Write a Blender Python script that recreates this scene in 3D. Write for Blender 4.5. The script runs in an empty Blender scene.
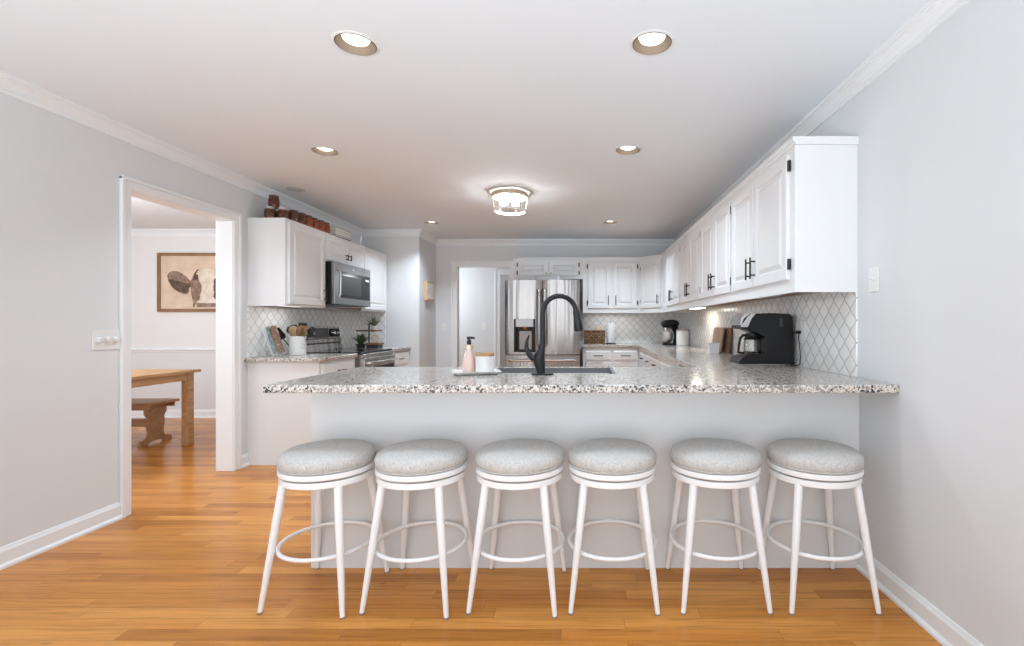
import bpy, bmesh, math, random
from mathutils import Vector, Matrix
random.seed(7)
PI = math.pi
S = bpy.context.scene
C = S.collection

# ------------------------------------------------------------------ camera, world, exposure
cam_d = bpy.data.cameras.new('camera'); cam = bpy.data.objects.new('camera', cam_d); C.objects.link(cam)
cam.location = (0, 0, 1.197); cam.rotation_euler = (PI/2, 0, 0)
cam_d.sensor_width = 36; cam_d.lens = 480/1024*36
cam_d.shift_x = -70/1024; cam_d.shift_y = 2/1024; cam_d.clip_start = 0.05
S.camera = cam
S.view_settings.view_transform = 'Standard'; S.view_settings.look = 'None'
S.view_settings.gamma = 1; S.view_settings.use_curve_mapping = False
S.view_settings.exposure = 0.10
W = bpy.data.worlds.new('world'); S.world = W; W.use_nodes = True
W.node_tree.nodes['Background'].inputs[0].default_value = (0.93, 0.97, 1.0, 1)
W.node_tree.nodes['Background'].inputs[1].default_value = 1.1

def area(name, loc, rot, sx, sy, power, col=(1, 1, 1), spread=PI):
    d = bpy.data.lights.new(name, 'AREA'); d.shape = 'RECTANGLE'; d.size = sx; d.size_y = sy
    d.energy = power; d.color = col; d.spread = spread
    o = bpy.data.objects.new(name, d); C.objects.link(o); o.location = loc; o.rotation_euler = rot
    return o
def point(name, loc, power, col=(1, .9, .78), r=.04):
    d = bpy.data.lights.new(name, 'POINT'); d.energy = power; d.color = col; d.shadow_soft_size = r
    o = bpy.data.objects.new(name, d); C.objects.link(o); o.location = loc
    return o
# added area light behind the camera, for windows assumed there
area('front_fill', (-.8, -2.3, 1.35), (PI/2, 0, 0), 4.4, 2.3, 27, (.98, .98, 1.0))
# added unseen fill near the floor, aimed up to brighten the ceiling
area('ceiling_fill', (-.8, -.9, .12), (PI*.88, 0, 0), 4.0, 1.1, 112, (.74, .88, 1.0), math.radians(135))
# added unseen fill lights brightening the dining room and halls beyond
area('dining_fill', (-4.8, .6, 1.4), (PI/2, 0, 0), 3.0, 2.0, 30, (.78, .89, 1))
point('dining_point_fill', (-4.7, 3.6, 1.9), 84, (.86, .92, 1), .15)
point('hall_fill', (-2.6, 7.45, 1.7), 26, (.9, .95, 1), .12)
point('back_hall_fill', (-.6, 8.7, 2.1), 10, (.9, .95, 1), .1)

# ------------------------------------------------------------------ materials
def newmat(name):
    m = bpy.data.materials.new(name); m.use_nodes = True
    return m, m.node_tree, m.node_tree.nodes['Principled BSDF']
def mat(name, col, rough=.5, metal=0, spec=.5, emit=None, estr=1, trans=0, coat=0, bump=None, sheen=0, ior=None):
    m, t, b = newmat(name)
    b.inputs['Base Color'].default_value = (*col, 1); b.inputs['Roughness'].default_value = rough
    b.inputs['Metallic'].default_value = metal; b.inputs['Specular IOR Level'].default_value = spec
    b.inputs['Transmission Weight'].default_value = trans; b.inputs['Coat Weight'].default_value = coat
    if ior: b.inputs['IOR'].default_value = ior
    if emit: b.inputs['Emission Color'].default_value = (*emit, 1); b.inputs['Emission Strength'].default_value = estr
    # faint procedural variation on every material
    tc = t.nodes.new('ShaderNodeTexCoord'); n = t.nodes.new('ShaderNodeTexNoise')
    n.inputs['Scale'].default_value = bump[0] if bump else 30
    t.links.new(tc.outputs['Object'], n.inputs['Vector'])
    bp = t.nodes.new('ShaderNodeBump'); bp.inputs['Strength'].default_value = bump[1] if bump else .02
    bp.inputs['Distance'].default_value = bump[2] if bump else .001
    t.links.new(n.outputs['Fac'], bp.inputs['Height']); t.links.new(bp.outputs['Normal'], b.inputs['Normal'])
    return m
class NT:
    def __init__(s, t): s.t = t
    def new(s, k, **kw):
        n = s.t.nodes.new(k)
        for a, v in kw.items(): setattr(n, a, v)
        return n
    def m(s, op, a, b=None, c=None):
        n = s.new('ShaderNodeMath', operation=op)
        for i, v in enumerate((a, b, c)):
            if v is None: continue
            if isinstance(v, (int, float)): n.inputs[i].default_value = v
            else: s.t.links.new(v, n.inputs[i])
        return n.outputs[0]
    def link(s, a, b): s.t.links.new(a, b)
    def ramp(s, fac, stops, interp='LINEAR'):
        n = s.new('ShaderNodeValToRGB'); cr = n.color_ramp; cr.interpolation = interp
        while len(cr.elements) > 1: cr.elements.remove(cr.elements[-1])
        cr.elements[0].position = stops[0][0]; cr.elements[0].color = (*stops[0][1], 1)
        for p, c in stops[1:]:
            e = cr.elements.new(p); e.color = (*c, 1)
        s.link(fac, n.inputs[0]); return n.outputs[0]
    def mix(s, fac, a, b, mode='MIX'):
        n = s.new('ShaderNodeMix', data_type='RGBA', blend_type=mode)
        for i, v in ((0, fac), (6, a), (7, b)):
            if isinstance(v, (int, float)): n.inputs[i].default_value = v
            elif isinstance(v, tuple): n.inputs[i].default_value = (*v, 1)
            else: s.link(v, n.inputs[i])
        return n.outputs[2]
def lin(r, g, b):
    f = lambda v: (v/255/12.92) if v/255 <= .04045 else ((v/255+.055)/1.055)**2.4
    return (f(r), f(g), f(b))

def wood_floor():
    m, t, b = newmat('oak_floor'); N = NT(t)
    geo = N.new('ShaderNodeNewGeometry'); sep = N.new('ShaderNodeSeparateXYZ'); N.link(geo.outputs['Position'], sep.inputs[0])
    X, Y = sep.outputs[0], sep.outputs[1]
    rw = N.m('DIVIDE', Y, .070); row = N.m('FLOOR', rw)
    wn = N.new('ShaderNodeTexWhiteNoise', noise_dimensions='1D'); N.link(row, wn.inputs['W'])
    xs = N.m('ADD', N.m('DIVIDE', X, .85), N.m('MULTIPLY', wn.outputs[0], 7.3)); ix = N.m('FLOOR', xs)
    cmb = N.new('ShaderNodeCombineXYZ'); N.link(row, cmb.inputs[0]); N.link(ix, cmb.inputs[1])
    w2 = N.new('ShaderNodeTexWhiteNoise', noise_dimensions='2D'); N.link(cmb.outputs[0], w2.inputs['Vector'])
    g = N.new('ShaderNodeCombineXYZ'); N.link(N.m('ADD', N.m('MULTIPLY', X, 1.6), N.m('MULTIPLY', w2.outputs[0], 40)), g.inputs[0]); N.link(N.m('MULTIPLY', Y, 34), g.inputs[1])
    nz = N.new('ShaderNodeTexNoise'); nz.inputs['Scale'].default_value = 1.6; nz.inputs['Detail'].default_value = 6; nz.inputs['Roughness'].default_value = .6; nz.inputs['Distortion'].default_value = .6
    N.link(g.outputs[0], nz.inputs['Vector'])
    base = N.ramp(w2.outputs[0], [(0, (.42, .150, .020)), (.35, (.56, .215, .032)), (.7, (.62, .245, .040)), (1, (.70, .305, .062))])
    grain = N.ramp(nz.outputs['Fac'], [(.25, (.60, .52, .45)), (.5, (.97, .96, .95)), (.75, (1.12, 1.15, 1.2))])
    col = N.mix(1.0, base, grain, 'MULTIPLY')
    kn = N.new('ShaderNodeTexVoronoi'); kv = N.new('ShaderNodeCombineXYZ'); N.link(N.m('MULTIPLY', X, 1.3), kv.inputs[0]); N.link(N.m('MULTIPLY', Y, 3.2), kv.inputs[1]); N.link(kv.outputs[0], kn.inputs['Vector']); kn.inputs['Scale'].default_value = 1.3
    kf = N.ramp(kn.outputs['Distance'], [(0, (1, 1, 1)), (.045, (0, 0, 0))])
    col = N.mix(N.m('MULTIPLY', kf, .6), col, (.10, .04, .014))
    # seams
    fy = N.m('FRACT', rw); fx = N.m('FRACT', xs)
    ey = N.m('MINIMUM', fy, N.m('SUBTRACT', 1, fy)); ex = N.m('MULTIPLY', N.m('MINIMUM', fx, N.m('SUBTRACT', 1, fx)), 12)
    e = N.m('MINIMUM', ey, ex)
    sm = N.ramp(e, [(0, (1, 1, 1)), (.028, (0, 0, 0))])
    col = N.mix(N.m('MULTIPLY', sm, .55), col, (.13, .055, .018))
    N.link(col, b.inputs['Base Color'])
    b.inputs['Roughness'].default_value = .24; b.inputs['Specular IOR Level'].default_value = .3
    bp = N.new('ShaderNodeBump'); bp.inputs['Strength'].default_value = .12; bp.inputs['Distance'].default_value = .002
    N.link(N.m('SUBTRACT', N.m('MULTIPLY', nz.outputs['Fac'], .3), sm), bp.inputs['Height']); N.link(bp.outputs[0], b.inputs['Normal'])
    return m
def granite():
    m, t, b = newmat('granite'); N = NT(t)
    geo = N.new('ShaderNodeNewGeometry')
    def vor(s, seed):
        a = N.new('ShaderNodeVectorMath', operation='ADD'); a.inputs[1].default_value = (seed, seed*2, seed*.7); N.link(geo.outputs['Position'], a.inputs[0])
        v = N.new('ShaderNodeTexVoronoi'); v.inputs['Scale'].default_value = s; N.link(a.outputs[0], v.inputs['Vector'])
        sp = N.new('ShaderNodeSeparateColor'); N.link(v.outputs['Color'], sp.inputs[0]); return sp.outputs[0]
    n = N.new('ShaderNodeTexNoise'); n.inputs['Scale'].default_value = 9; n.inputs['Detail'].default_value = 3; N.link(geo.outputs['Position'], n.inputs['Vector'])
    base = N.ramp(vor(150, 1), [(0, (.68, .63, .57)), (.35, (.48, .43, .385)), (.58, (.34, .305, .275)), (.8, (.68, .64, .59))], 'CONSTANT')
    v2 = N.m('ADD', vor(125, 5), N.m('MULTIPLY', N.m('SUBTRACT', n.outputs['Fac'], .5), 1.1))
    dk = N.ramp(v2, [(0, (1, 1, 1)), (.11, (0, 0, 0))], 'CONSTANT')
    col = N.mix(dk, base, (.055, .052, .055))
    v3 = N.m('ADD', vor(110, 9), N.m('MULTIPLY', N.m('SUBTRACT', n.outputs['Fac'], .5), -.9))
    gk = N.ramp(v3, [(0, (1, 1, 1)), (.18, (0, 0, 0))], 'CONSTANT')
    col = N.mix(gk, col, (.27, .25, .235))
    N.link(col, b.inputs['Base Color']); b.inputs['Roughness'].default_value = .13; b.inputs['Specular IOR Level'].default_value = .5
    return m
def tile(name, axis, uw=.106, vh=.112, off=0.0, voff=.94):
    m, t, b = newmat(name); N = NT(t)
    geo = N.new('ShaderNodeNewGeometry'); sep = N.new('ShaderNodeSeparateXYZ'); N.link(geo.outputs['Position'], sep.inputs[0])
    u = N.m('DIVIDE', N.m('ADD', sep.outputs[axis], off), uw); v = N.m('DIVIDE', N.m('SUBTRACT', sep.outputs[2], voff), vh)
    p = N.m('ADD', u, v); q = N.m('SUBTRACT', u, v)
    p2 = N.m('ADD', p, N.m('MULTIPLY', N.m('SINE', N.m('MULTIPLY', q, 2*PI)), .028))
    q2 = N.m('ADD', q, N.m('MULTIPLY', N.m('SINE', N.m('MULTIPLY', p, 2*PI)), .028))
    def edge(x):
        f = N.m('FRACT', x); return N.m('MINIMUM', f, N.m('SUBTRACT', 1, f))
    e = N.m('MINIMUM', edge(p2), edge(q2))
    cell = N.new('ShaderNodeCombineXYZ'); N.link(N.m('FLOOR', p2), cell.inputs[0]); N.link(N.m('FLOOR', q2), cell.inputs[1])
    wn = N.new('ShaderNodeTexWhiteNoise', noise_dimensions='2D'); N.link(cell.outputs[0], wn.inputs['Vector'])
    tc = N.ramp(wn.outputs[0], [(0, (.86, .86, .85)), (1, (.94, .94, .93))])
    g = N.ramp(e, [(0, (1, 1, 1)), (.014, (1, 1, 1)), (.035, (0, 0, 0))])
    N.link(N.mix(g, tc, (.42, .415, .40)), b.inputs['Base Color'])
    h = N.ramp(e, [(.02, (0, 0, 0)), (.14, (1, 1, 1))], 'EASE')
    bp = N.new('ShaderNodeBump'); bp.inputs['Strength'].default_value = .4; bp.inputs['Distance'].default_value = .004
    nz = N.new('ShaderNodeTexNoise'); nz.inputs['Scale'].default_value = 18; N.link(geo.outputs['Position'], nz.inputs['Vector'])
    N.link(N.m('ADD', h, N.m('MULTIPLY', nz.outputs['Fac'], .35)), bp.inputs['Height']); N.link(bp.outputs[0], b.inputs['Normal'])
    b.inputs['Roughness'].default_value = .16
    return m
def wood(name, c0, c1, sc=(3, 40, 3), rough=.45):
    m, t, b = newmat(name); N = NT(t)
    tc = N.new('ShaderNodeTexCoord'); mp = N.new('ShaderNodeMapping'); mp.inputs['Scale'].default_value = sc
    N.link(tc.outputs['Object'], mp.inputs[0]); n = N.new('ShaderNodeTexNoise'); n.inputs['Scale'].default_value = 1; n.inputs['Detail'].default_value = 5; n.inputs['Distortion'].default_value = .5
    N.link(mp.outputs[0], n.inputs['Vector']); N.link(N.ramp(n.outputs['Fac'], [(.3, c0), (.7, c1)]), b.inputs['Base Color'])
    b.inputs['Roughness'].default_value = rough; return m
def fabric():
    m, t, b = newmat('seat_fabric'); N = NT(t)
    tc = N.new('ShaderNodeTexCoord')
    def ns(sc):
        mp = N.new('ShaderNodeMapping'); mp.inputs['Scale'].default_value = sc; N.link(tc.outputs['Object'], mp.inputs[0])
        n = N.new('ShaderNodeTexNoise'); n.inputs['Scale'].default_value = 1; n.inputs['Detail'].default_value = 3; N.link(mp.outputs[0], n.inputs['Vector']); return n.outputs['Fac']
    a = N.m('ADD', N.m('MULTIPLY', ns((420, 60, 60)), .5), N.m('MULTIPLY', ns((60, 420, 60)), .5))
    N.link(N.ramp(a, [(.35, (.47, .45, .43)), (.65, (.69, .665, .635))]), b.inputs['Base Color'])
    bp = N.new('ShaderNodeBump'); bp.inputs['Strength'].default_value = .4; bp.inputs['Distance'].default_value = .002
    N.link(a, bp.inputs['Height']); N.link(bp.outputs[0], b.inputs['Normal']); b.inputs['Roughness'].default_value = .95
    b.inputs['Specular IOR Level'].default_value = .15
    return m
def steel(name, col=(.62, .615, .61), rough=.28):
    m, t, b = newmat(name); N = NT(t)
    tc = N.new('ShaderNodeTexCoord'); mp = N.new('ShaderNodeMapping'); mp.inputs['Scale'].default_value = (260, 260, 3)
    N.link(tc.outputs['Object'], mp.inputs[0]); n = N.new('ShaderNodeTexNoise'); n.inputs['Scale'].default_value = 1; N.link(mp.outputs[0], n.inputs['Vector'])
    mp2 = N.new('ShaderNodeMapping'); mp2.inputs['Scale'].default_value = (9, 9, .5); N.link(tc.outputs['Object'], mp2.inputs[0])
    n2 = N.new('ShaderNodeTexNoise'); n2.inputs['Scale'].default_value = 1; N.link(mp2.outputs[0], n2.inputs['Vector'])
    bp = N.new('ShaderNodeBump'); bp.inputs['Strength'].default_value = .7; bp.inputs['Distance'].default_value = .03
    N.link(N.m('ADD', n2.outputs['Fac'], N.m('MULTIPLY', n.outputs['Fac'], .004)), bp.inputs['Height']); N.link(bp.outputs[0], b.inputs['Normal'])
    b.inputs['Base Color'].default_value = (*col, 1); b.inputs['Metallic'].default_value = 1; b.inputs['Roughness'].default_value = rough
    return m
def noisy(name, stops, scale, rough=.8, bump=0):
    m, t, b = newmat(name); N = NT(t)
    tc = N.new('ShaderNodeTexCoord'); n = N.new('ShaderNodeTexNoise'); n.inputs['Scale'].default_value = scale; n.inputs['Detail'].default_value = 4
    N.link(tc.outputs['Object'], n.inputs['Vector']); N.link(N.ramp(n.outputs['Fac'], stops), b.inputs['Base Color'])
    b.inputs['Roughness'].default_value = rough
    if bump:
        bp = N.new('ShaderNodeBump'); bp.inputs['Strength'].default_value = bump; bp.inputs['Distance'].default_value = .01
        N.link(n.outputs['Fac'], bp.inputs['Height']); N.link(bp.outputs[0], b.inputs['Normal'])
    return m
def wicker():
    m, t, b = newmat('wicker'); N = NT(t)
    tc = N.new('ShaderNodeTexCoord'); br = N.new('ShaderNodeTexBrick'); mp = N.new('ShaderNodeMapping'); mp.inputs['Rotation'].default_value = (PI/2, 0, 0)
    N.link(tc.outputs['Object'], mp.inputs[0]); N.link(mp.outputs[0], br.inputs['Vector'])
    br.inputs['Color1'].default_value = (.38, .21, .10, 1); br.inputs['Color2'].default_value = (.14, .07, .03, 1); br.inputs['Mortar'].default_value = (.05, .025, .01, 1)
    br.inputs['Scale'].default_value = 1; br.inputs['Brick Width'].default_value = .045; br.inputs['Row Height'].default_value = .022; br.inputs['Mortar Size'].default_value = .004
    N.link(br.outputs['Color'], b.inputs['Base Color']); b.inputs['Roughness'].default_value = .7
    bp = N.new('ShaderNodeBump'); bp.inputs['Strength'].default_value = .6; bp.inputs['Distance'].default_value = .004; bp.invert = True
    N.link(br.outputs['Fac'], bp.inputs['Height']); N.link(bp.outputs[0], b.inputs['Normal']); return m

M = {}
M['wall'] = mat('wall_paint', (.735, .752, .765), .75, bump=(220, .04, .001))
M['wall_dining'] = mat('dining_wall_paint', (.80, .785, .77), .75)
M['wall_dado'] = mat('dining_dado_paint', (.73, .73, .735), .7)
M['ceil'] = mat('ceiling_paint', (.81, .850, .885), .85, bump=(180, .05, .001))
M['trim'] = mat('trim_paint', (.85, .865, .875), .35)
M['cab'] = mat('cabinet_paint', (.80, .805, .81), .32)
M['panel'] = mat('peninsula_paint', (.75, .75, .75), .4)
M['floor'] = wood_floor(); M['granite'] = granite()
M['tileY'] = tile('lantern_tile_side', 1); M['tileX'] = tile('lantern_tile_back', 0)
M['oak'] = wood('oak_furniture', (.42, .21, .08), (.62, .36, .17), (30, 3, 30))
M['oak_dark'] = wood('bench_wood', (.36, .18, .08), (.52, .29, .14), (3, 30, 30))
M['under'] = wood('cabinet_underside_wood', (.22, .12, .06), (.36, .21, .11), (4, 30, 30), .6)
M['board_light'] = wood('board_beech', (.33, .22, .155), (.44, .31, .23), (30, 3, 3))
M['board_dark'] = wood('board_walnut', (.13, .065, .03), (.22, .11, .055), (30, 3, 3))
M['wood_light'] = wood('pale_wood', (.55, .33, .17), (.70, .46, .26), (30, 30, 3))
M['utensil_wood'] = wood('utensil_wood', (.27, .18, .09), (.42, .31, .17), (30, 30, 3))
M['lid_wood'] = wood('lid_acacia', (.33, .18, .08), (.55, .34, .17), (30, 3, 30))
M['frame_wood'] = wood('frame_walnut', (.20, .10, .04), (.31, .165, .075), (8, 8, 8))
M['fabric'] = fabric()
M['stool'] = mat('stool_white_metal', (.94, .94, .94), .35)
M['black'] = mat('matte_black_metal', (.018, .018, .020), .38, .2)
M['faucet'] = mat('dark_bronze_metal', (.022, .023, .025), .35, .5)
M['plastic'] = mat('black_plastic', (.010, .010, .011), .3, 0, .3)
M['rubber'] = mat('grey_glide', (.25, .25, .25), .6)
M['steel'] = steel('stainless_steel', (.47, .455, .445), .22); M['steel_s'] = mat('polished_steel', (.62, .61, .60), .2, 1)
M['steel_d'] = mat('dark_stainless', (.33, .33, .335), .28, 1)
M['fridge_side'] = mat('fridge_side_grey', (.05, .05, .052), .45)
M['glass_black'] = mat('black_glass', (.01, .01, .012), .12, 0, .35)
M['glass_smoke'] = mat('oven_window_glass', (.06, .06, .063), .25, 0, .25)
M['grey_pl'] = mat('grey_plastic', (.45, .45, .46), .4)
M['glass'] = mat('clear_glass', (.95, .97, .96), .03, trans=1, ior=1.45)
M['white_pl'] = mat('white_plastic', (.82, .82, .81), .3)
M['ceramic'] = mat('white_ceramic', (.80, .79, .77), .22)
M['enamel'] = mat('white_enamel', (.85, .85, .83), .3)
M['sink'] = mat('grey_composite_sink', (.17, .17, .175), .5)
M['pink'] = mat('pink_glass_soap', (.76, .56, .49), .22, coat=.3)
M['copper'] = mat('copper', (.80, .58, .45), .3, .7)
M['can'] = mat('bronze_can', (.20, .155, .12), .45, .3)
M['brass'] = mat('brushed_brass', (.58, .48, .36), .35, .8)
M['disc_grey'] = mat('ceiling_disc_grey', (.55, .55, .55), .5)
M['bulb'] = mat('lamp_bulb', (1, 1, 1), .5, emit=(1, .95, .86), estr=2.5)
M['bulb_warm'] = mat('flush_lamp_bulb', (1, 1, 1), .5, emit=(.90, .95, 1), estr=105)
M['bar_lit'] = mat('light_bar_diffuser', (1, 1, 1), .5, emit=(1, .95, .86), estr=5)
M['bar_added'] = mat('added_bar_diffuser', (1, 1, 1), .5, emit=(1, .97, .92), estr=1.0)  # glowing face of the added back and left light bars
M['jam_dark'] = noisy('dark_preserve', [(.35, (.05, .018, .010)), (.65, (.17, .06, .035))], 40, .15)
M['jam_red'] = noisy('red_preserve', [(.35, (.17, .030, .009)), (.65, (.40, .10, .03))], 40, .15)
M['lid_metal'] = mat('jar_lid_silver', (.60, .59, .57), .35, .8)
M['lid_dark'] = mat('jar_lid_dark', (.10, .06, .045), .4, .4)
M['wicker'] = wicker()
M['bread'] = noisy('tan_cloth', [(.3, (.50, .33, .18)), (.7, (.68, .50, .31))], 25, .9)
M['paper'] = mat('paper_towel', (.82, .82, .81), .95, bump=(120, .3, .002))
M['leaf'] = noisy('leaf_green', [(.3, (.035, .075, .03)), (.7, (.10, .17, .07))], 20, .6)
M['leaf_g'] = noisy('leaf_sage', [(.3, (.10, .14, .08)), (.7, (.22, .27, .17))], 20, .6)
M['teal'] = noisy('teal_cover', [(.4, (.10, .20, .21)), (.6, (.34, .46, .46))], 45, .4)
M['collage'] = noisy('food_photo_cover', [(.35, (.10, .05, .04)), (.45, (.38, .22, .16)), (.55, (.15, .09, .06)), (.65, (.62, .50, .44))], 35, .4)
M['pages'] = mat('paper_pages', (.74, .72, .68), .9)
M['book_beige'] = noisy('printed_box', [(.4, (.55, .53, .48)), (.55, (.25, .16, .10)), (.7, (.62, .58, .52))], 22, .5)
M['bowl_steel'] = mat('satin_steel_bowl', (.70, .69, .68), .38, .85)
M['grey_lbl'] = mat('grey_lettering', (.33, .33, .33), .6)
M['canvas'] = noisy('sepia_canvas', [(.3, (.62, .46, .33)), (.7, (.76, .60, .46))], 6, .8)
M['fur_dark'] = noisy('sepia_fur_dark', [(.3, (.045, .028, .018)), (.7, (.16, .10, .065))], 25, .8)
M['fur_mid'] = noisy('sepia_fur_mid', [(.3, (.16, .10, .07)), (.7, (.38, .26, .19))], 25, .8)
M['fur_light'] = noisy('sepia_fur_light', [(.3, (.66, .53, .41)), (.7, (.84, .74, .63))], 12, .8)

# ------------------------------------------------------------------ helpers
def tag(o, label=None, cat=None, group=None, kind=None):
    if label: o['label'] = label
    if cat: o['category'] = cat
    if group: o['group'] = group
    if kind: o['kind'] = kind
    return o
def empty(name, label, cat, loc=(0, 0, 0), rz=0, group=None):
    o = bpy.data.objects.new(name, None); C.objects.link(o); o.location = loc; o.rotation_euler = (0, 0, rz)
    o.empty_display_size = .05
    return tag(o, label, cat, group)
def obj(name, bm, m, parent=None, smooth=False, bevel=0, seg=2, loc=None):
    bmesh.ops.recalc_face_normals(bm, faces=bm.faces)
    me = bpy.data.meshes.new(name); bm.to_mesh(me); bm.free()
    for k in (m if isinstance(m, (list, tuple)) else [m]): me.materials.append(k)
    if smooth:
        for p in me.polygons: p.use_smooth = True
        me.set_sharp_from_angle(angle=math.radians(38))
    o = bpy.data.objects.new(name, me); C.objects.link(o)
    if parent is not None: o.parent = parent
    if loc: o.location = loc
    if bevel:
        md = o.modifiers.new('bevel', 'BEVEL'); md.width = bevel; md.segments = seg; md.limit_method = 'ANGLE'; md.angle_limit = math.radians(40)
        md.harden_normals = False
    return o
def box(bm, x0, x1, y0, y1, z0, z1, mi=0):
    v = [bm.verts.new(p) for p in ((x0, y0, z0), (x1, y0, z0), (x1, y1, z0), (x0, y1, z0), (x0, y0, z1), (x1, y0, z1), (x1, y1, z1), (x0, y1, z1))]
    for f in ((0, 3, 2, 1), (4, 5, 6, 7), (0, 1, 5, 4), (1, 2, 6, 5), (2, 3, 7, 6), (3, 0, 4, 7)):
        bm.faces.new([v[i] for i in f]).material_index = mi
    return bm
def bx(*a, mi=0):
    return box(bmesh.new(), *a, mi=mi)
def lathe(bm, prof, seg=32, c=(0, 0, 0), mi=0, axis='z'):
    rings = []
    for r, z in prof:
        ring = []
        if r < 1e-6:
            p = (c[0], c[1], c[2]+z) if axis == 'z' else ((c[0], c[1]+z, c[2]) if axis == 'y' else (c[0]+z, c[1], c[2]))
            rings.append([bm.verts.new(p)]); continue
        for k in range(seg):
            a = 2*PI*k/seg; u, w = r*math.cos(a), r*math.sin(a)
            p = (c[0]+u, c[1]+w, c[2]+z) if axis == 'z' else ((c[0]+u, c[1]+z, c[2]+w) if axis == 'y' else (c[0]+z, c[1]+u, c[2]+w))
            ring.append(bm.verts.new(p))
        rings.append(ring)
    for A, B in zip(rings, rings[1:]):
        for k in range(seg):
            k2 = (k+1) % seg
            if len(A) == 1 and len(B) == 1: continue
            if len(A) == 1: f = bm.faces.new((A[0], B[k], B[k2]))
            elif len(B) == 1: f = bm.faces.new((A[k], B[0], A[k2]))
            else: f = bm.faces.new((A[k], B[k], B[k2], A[k2]))
            f.material_index = mi
    for R in (() if tuple(prof[0]) == tuple(prof[-1]) else (rings[0], rings[-1])):
        if len(R) > 1:
            try: bm.faces.new(R).material_index = mi
            except ValueError: pass
    return bm
def tube(bm, pts, radii, seg=12, closed=False, mi=0):
    pts = [Vector(p) for p in pts]; n = len(pts)
    if isinstance(radii, (int, float)): radii = [radii]*n
    rings = []; prev = None
    for i, p in enumerate(pts):
        if closed: d = pts[(i+1) % n]-pts[i-1]
        else: d = pts[min(i+1, n-1)]-pts[max(i-1, 0)]
        d.normalize()
        if prev is None:
            up = Vector((0, 0, 1)) if abs(d.z) < .9 else Vector((1, 0, 0)); a = d.cross(up).normalized()
        else:
            a = prev-d*prev.dot(d); a.normalize()
        prev = a; b = d.cross(a)
        rings.append([bm.verts.new(p+radii[i]*(math.cos(2*PI*k/seg)*a+math.sin(2*PI*k/seg)*b)) for k in range(seg)])
    m = n if closed else n-1
    for i in range(m):
        A, B = rings[i], rings[(i+1) % n]
        for k in range(seg):
            bm.faces.new((A[k], A[(k+1) % seg], B[(k+1) % seg], B[k])).material_index = mi
    if not closed:
        bm.faces.new(rings[0]).material_index = mi; bm.faces.new(rings[-1]).material_index = mi
    return bm
def torus(bm, R, r, z, seg=48, c=(0, 0), mi=0, s2=10):
    return tube(bm, [(c[0]+R*math.cos(2*PI*k/seg), c[1]+R*math.sin(2*PI*k/seg), z) for k in range(seg)], r, s2, True, mi)
def prism(bm, poly, a0, a1, plane='xz', mi=0):
    def P(u, v, w):
        return (u, w, v) if plane == 'xz' else ((w, u, v) if plane == 'yz' else (u, v, w))
    A = [bm.verts.new(P(u, v, a0)) for u, v in poly]; B = [bm.verts.new(P(u, v, a1)) for u, v in poly]
    bm.faces.new(A).material_index = mi; bm.faces.new(B[::-1]).material_index = mi
    n = len(poly)
    for i in range(n):
        bm.faces.new((A[i], B[i], B[(i+1) % n], A[(i+1) % n])).material_index = mi
    return bm
def slab(bm, xs, ys, inc, z0, z1):
    vt = {}
    def V(i, j, z):
        k = (i, j, z)
        if k not in vt: vt[k] = bm.verts.new((xs[i], ys[j], z))
        return vt[k]
    for i in range(len(xs)-1):
        for j in range(len(ys)-1):
            if not inc(i, j): continue
            bm.faces.new((V(i, j, z1), V(i+1, j, z1), V(i+1, j+1, z1), V(i, j+1, z1)))
            bm.faces.new((V(i, j, z0), V(i, j+1, z0), V(i+1, j+1, z0), V(i+1, j, z0)))
            for (di, dj, a, b) in ((-1, 0, (i, j), (i, j+1)), (1, 0, (i+1, j), (i+1, j+1)), (0, -1, (i, j), (i+1, j)), (0, 1, (i, j+1), (i+1, j+1))):
                ii, jj = i+di, j+dj
                if 0 <= ii < len(xs)-1 and 0 <= jj < len(ys)-1 and inc(ii, jj): continue
                bm.faces.new((V(*a, z0), V(*b, z0), V(*b, z1), V(*a, z1)))
    return bm
def dup(o, parent=None):
    c = o.copy(); C.objects.link(c)
    if parent is not None: c.parent = parent
    for ch in [x for x in S.objects if x.parent == o]: dup(ch, c)
    return c
def struct(name, bm, m, **k):
    o = obj(name, bm, m, **k); o['kind'] = 'structure'; return o

H = 2.43; XL = -2.86; XR = 1.37; YB = 6.93; YF = 6.22; XN = -2.11; YD = 6.20
Y0 = -1.6
# ------------------------------------------------------------------ room shell
struct('floor', bx(-6.8, 1.55, Y0, 10.0, -.08, 0), M['floor'])
# ceiling with round openings for the recessed lamps
LAMPS = [(-.992, 2.106), (.306, 2.10), (-1.82, 3.40), (.324, 3.38), (-1.81, 5.78), (.335, 5.75)]
RC = .088
bm = bmesh.new()
def quad(x0, x1, y0, y1):
    bm.faces.new([bm.verts.new(p) for p in ((x0, y0, H), (x1, y0, H), (x1, y1, H), (x0, y1, H))])
bands = [(2.10, [0, 1]), (3.39, [2, 3]), (5.765, [4, 5])]; hs = .16
yprev = Y0
for yc, idx in bands:
    quad(-6.8, 1.55, yprev, yc-hs); xp = -6.8
    for i in idx:
        cx, cy = LAMPS[i]; quad(xp, cx-hs, yc-hs, yc+hs); xp = cx+hs
        n = 48; ci = []; sq = []
        for k in range(n):
            a = 2*PI*k/n; ci.append(bm.verts.new((cx+RC*math.cos(a), cy+RC*math.sin(a), H)))
            m_ = max(abs(math.cos(a)), abs(math.sin(a))); sq.append(bm.verts.new((cx+hs*math.cos(a)/m_, yc+hs*math.sin(a)/m_, H)))
        for k in range(n): bm.faces.new((ci[k], ci[(k+1) % n], sq[(k+1) % n], sq[k]))
    quad(xp, 1.55, yc-hs, yc+hs); yprev = yc+hs
quad(-6.8, 1.55, yprev, 10.0)
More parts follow.
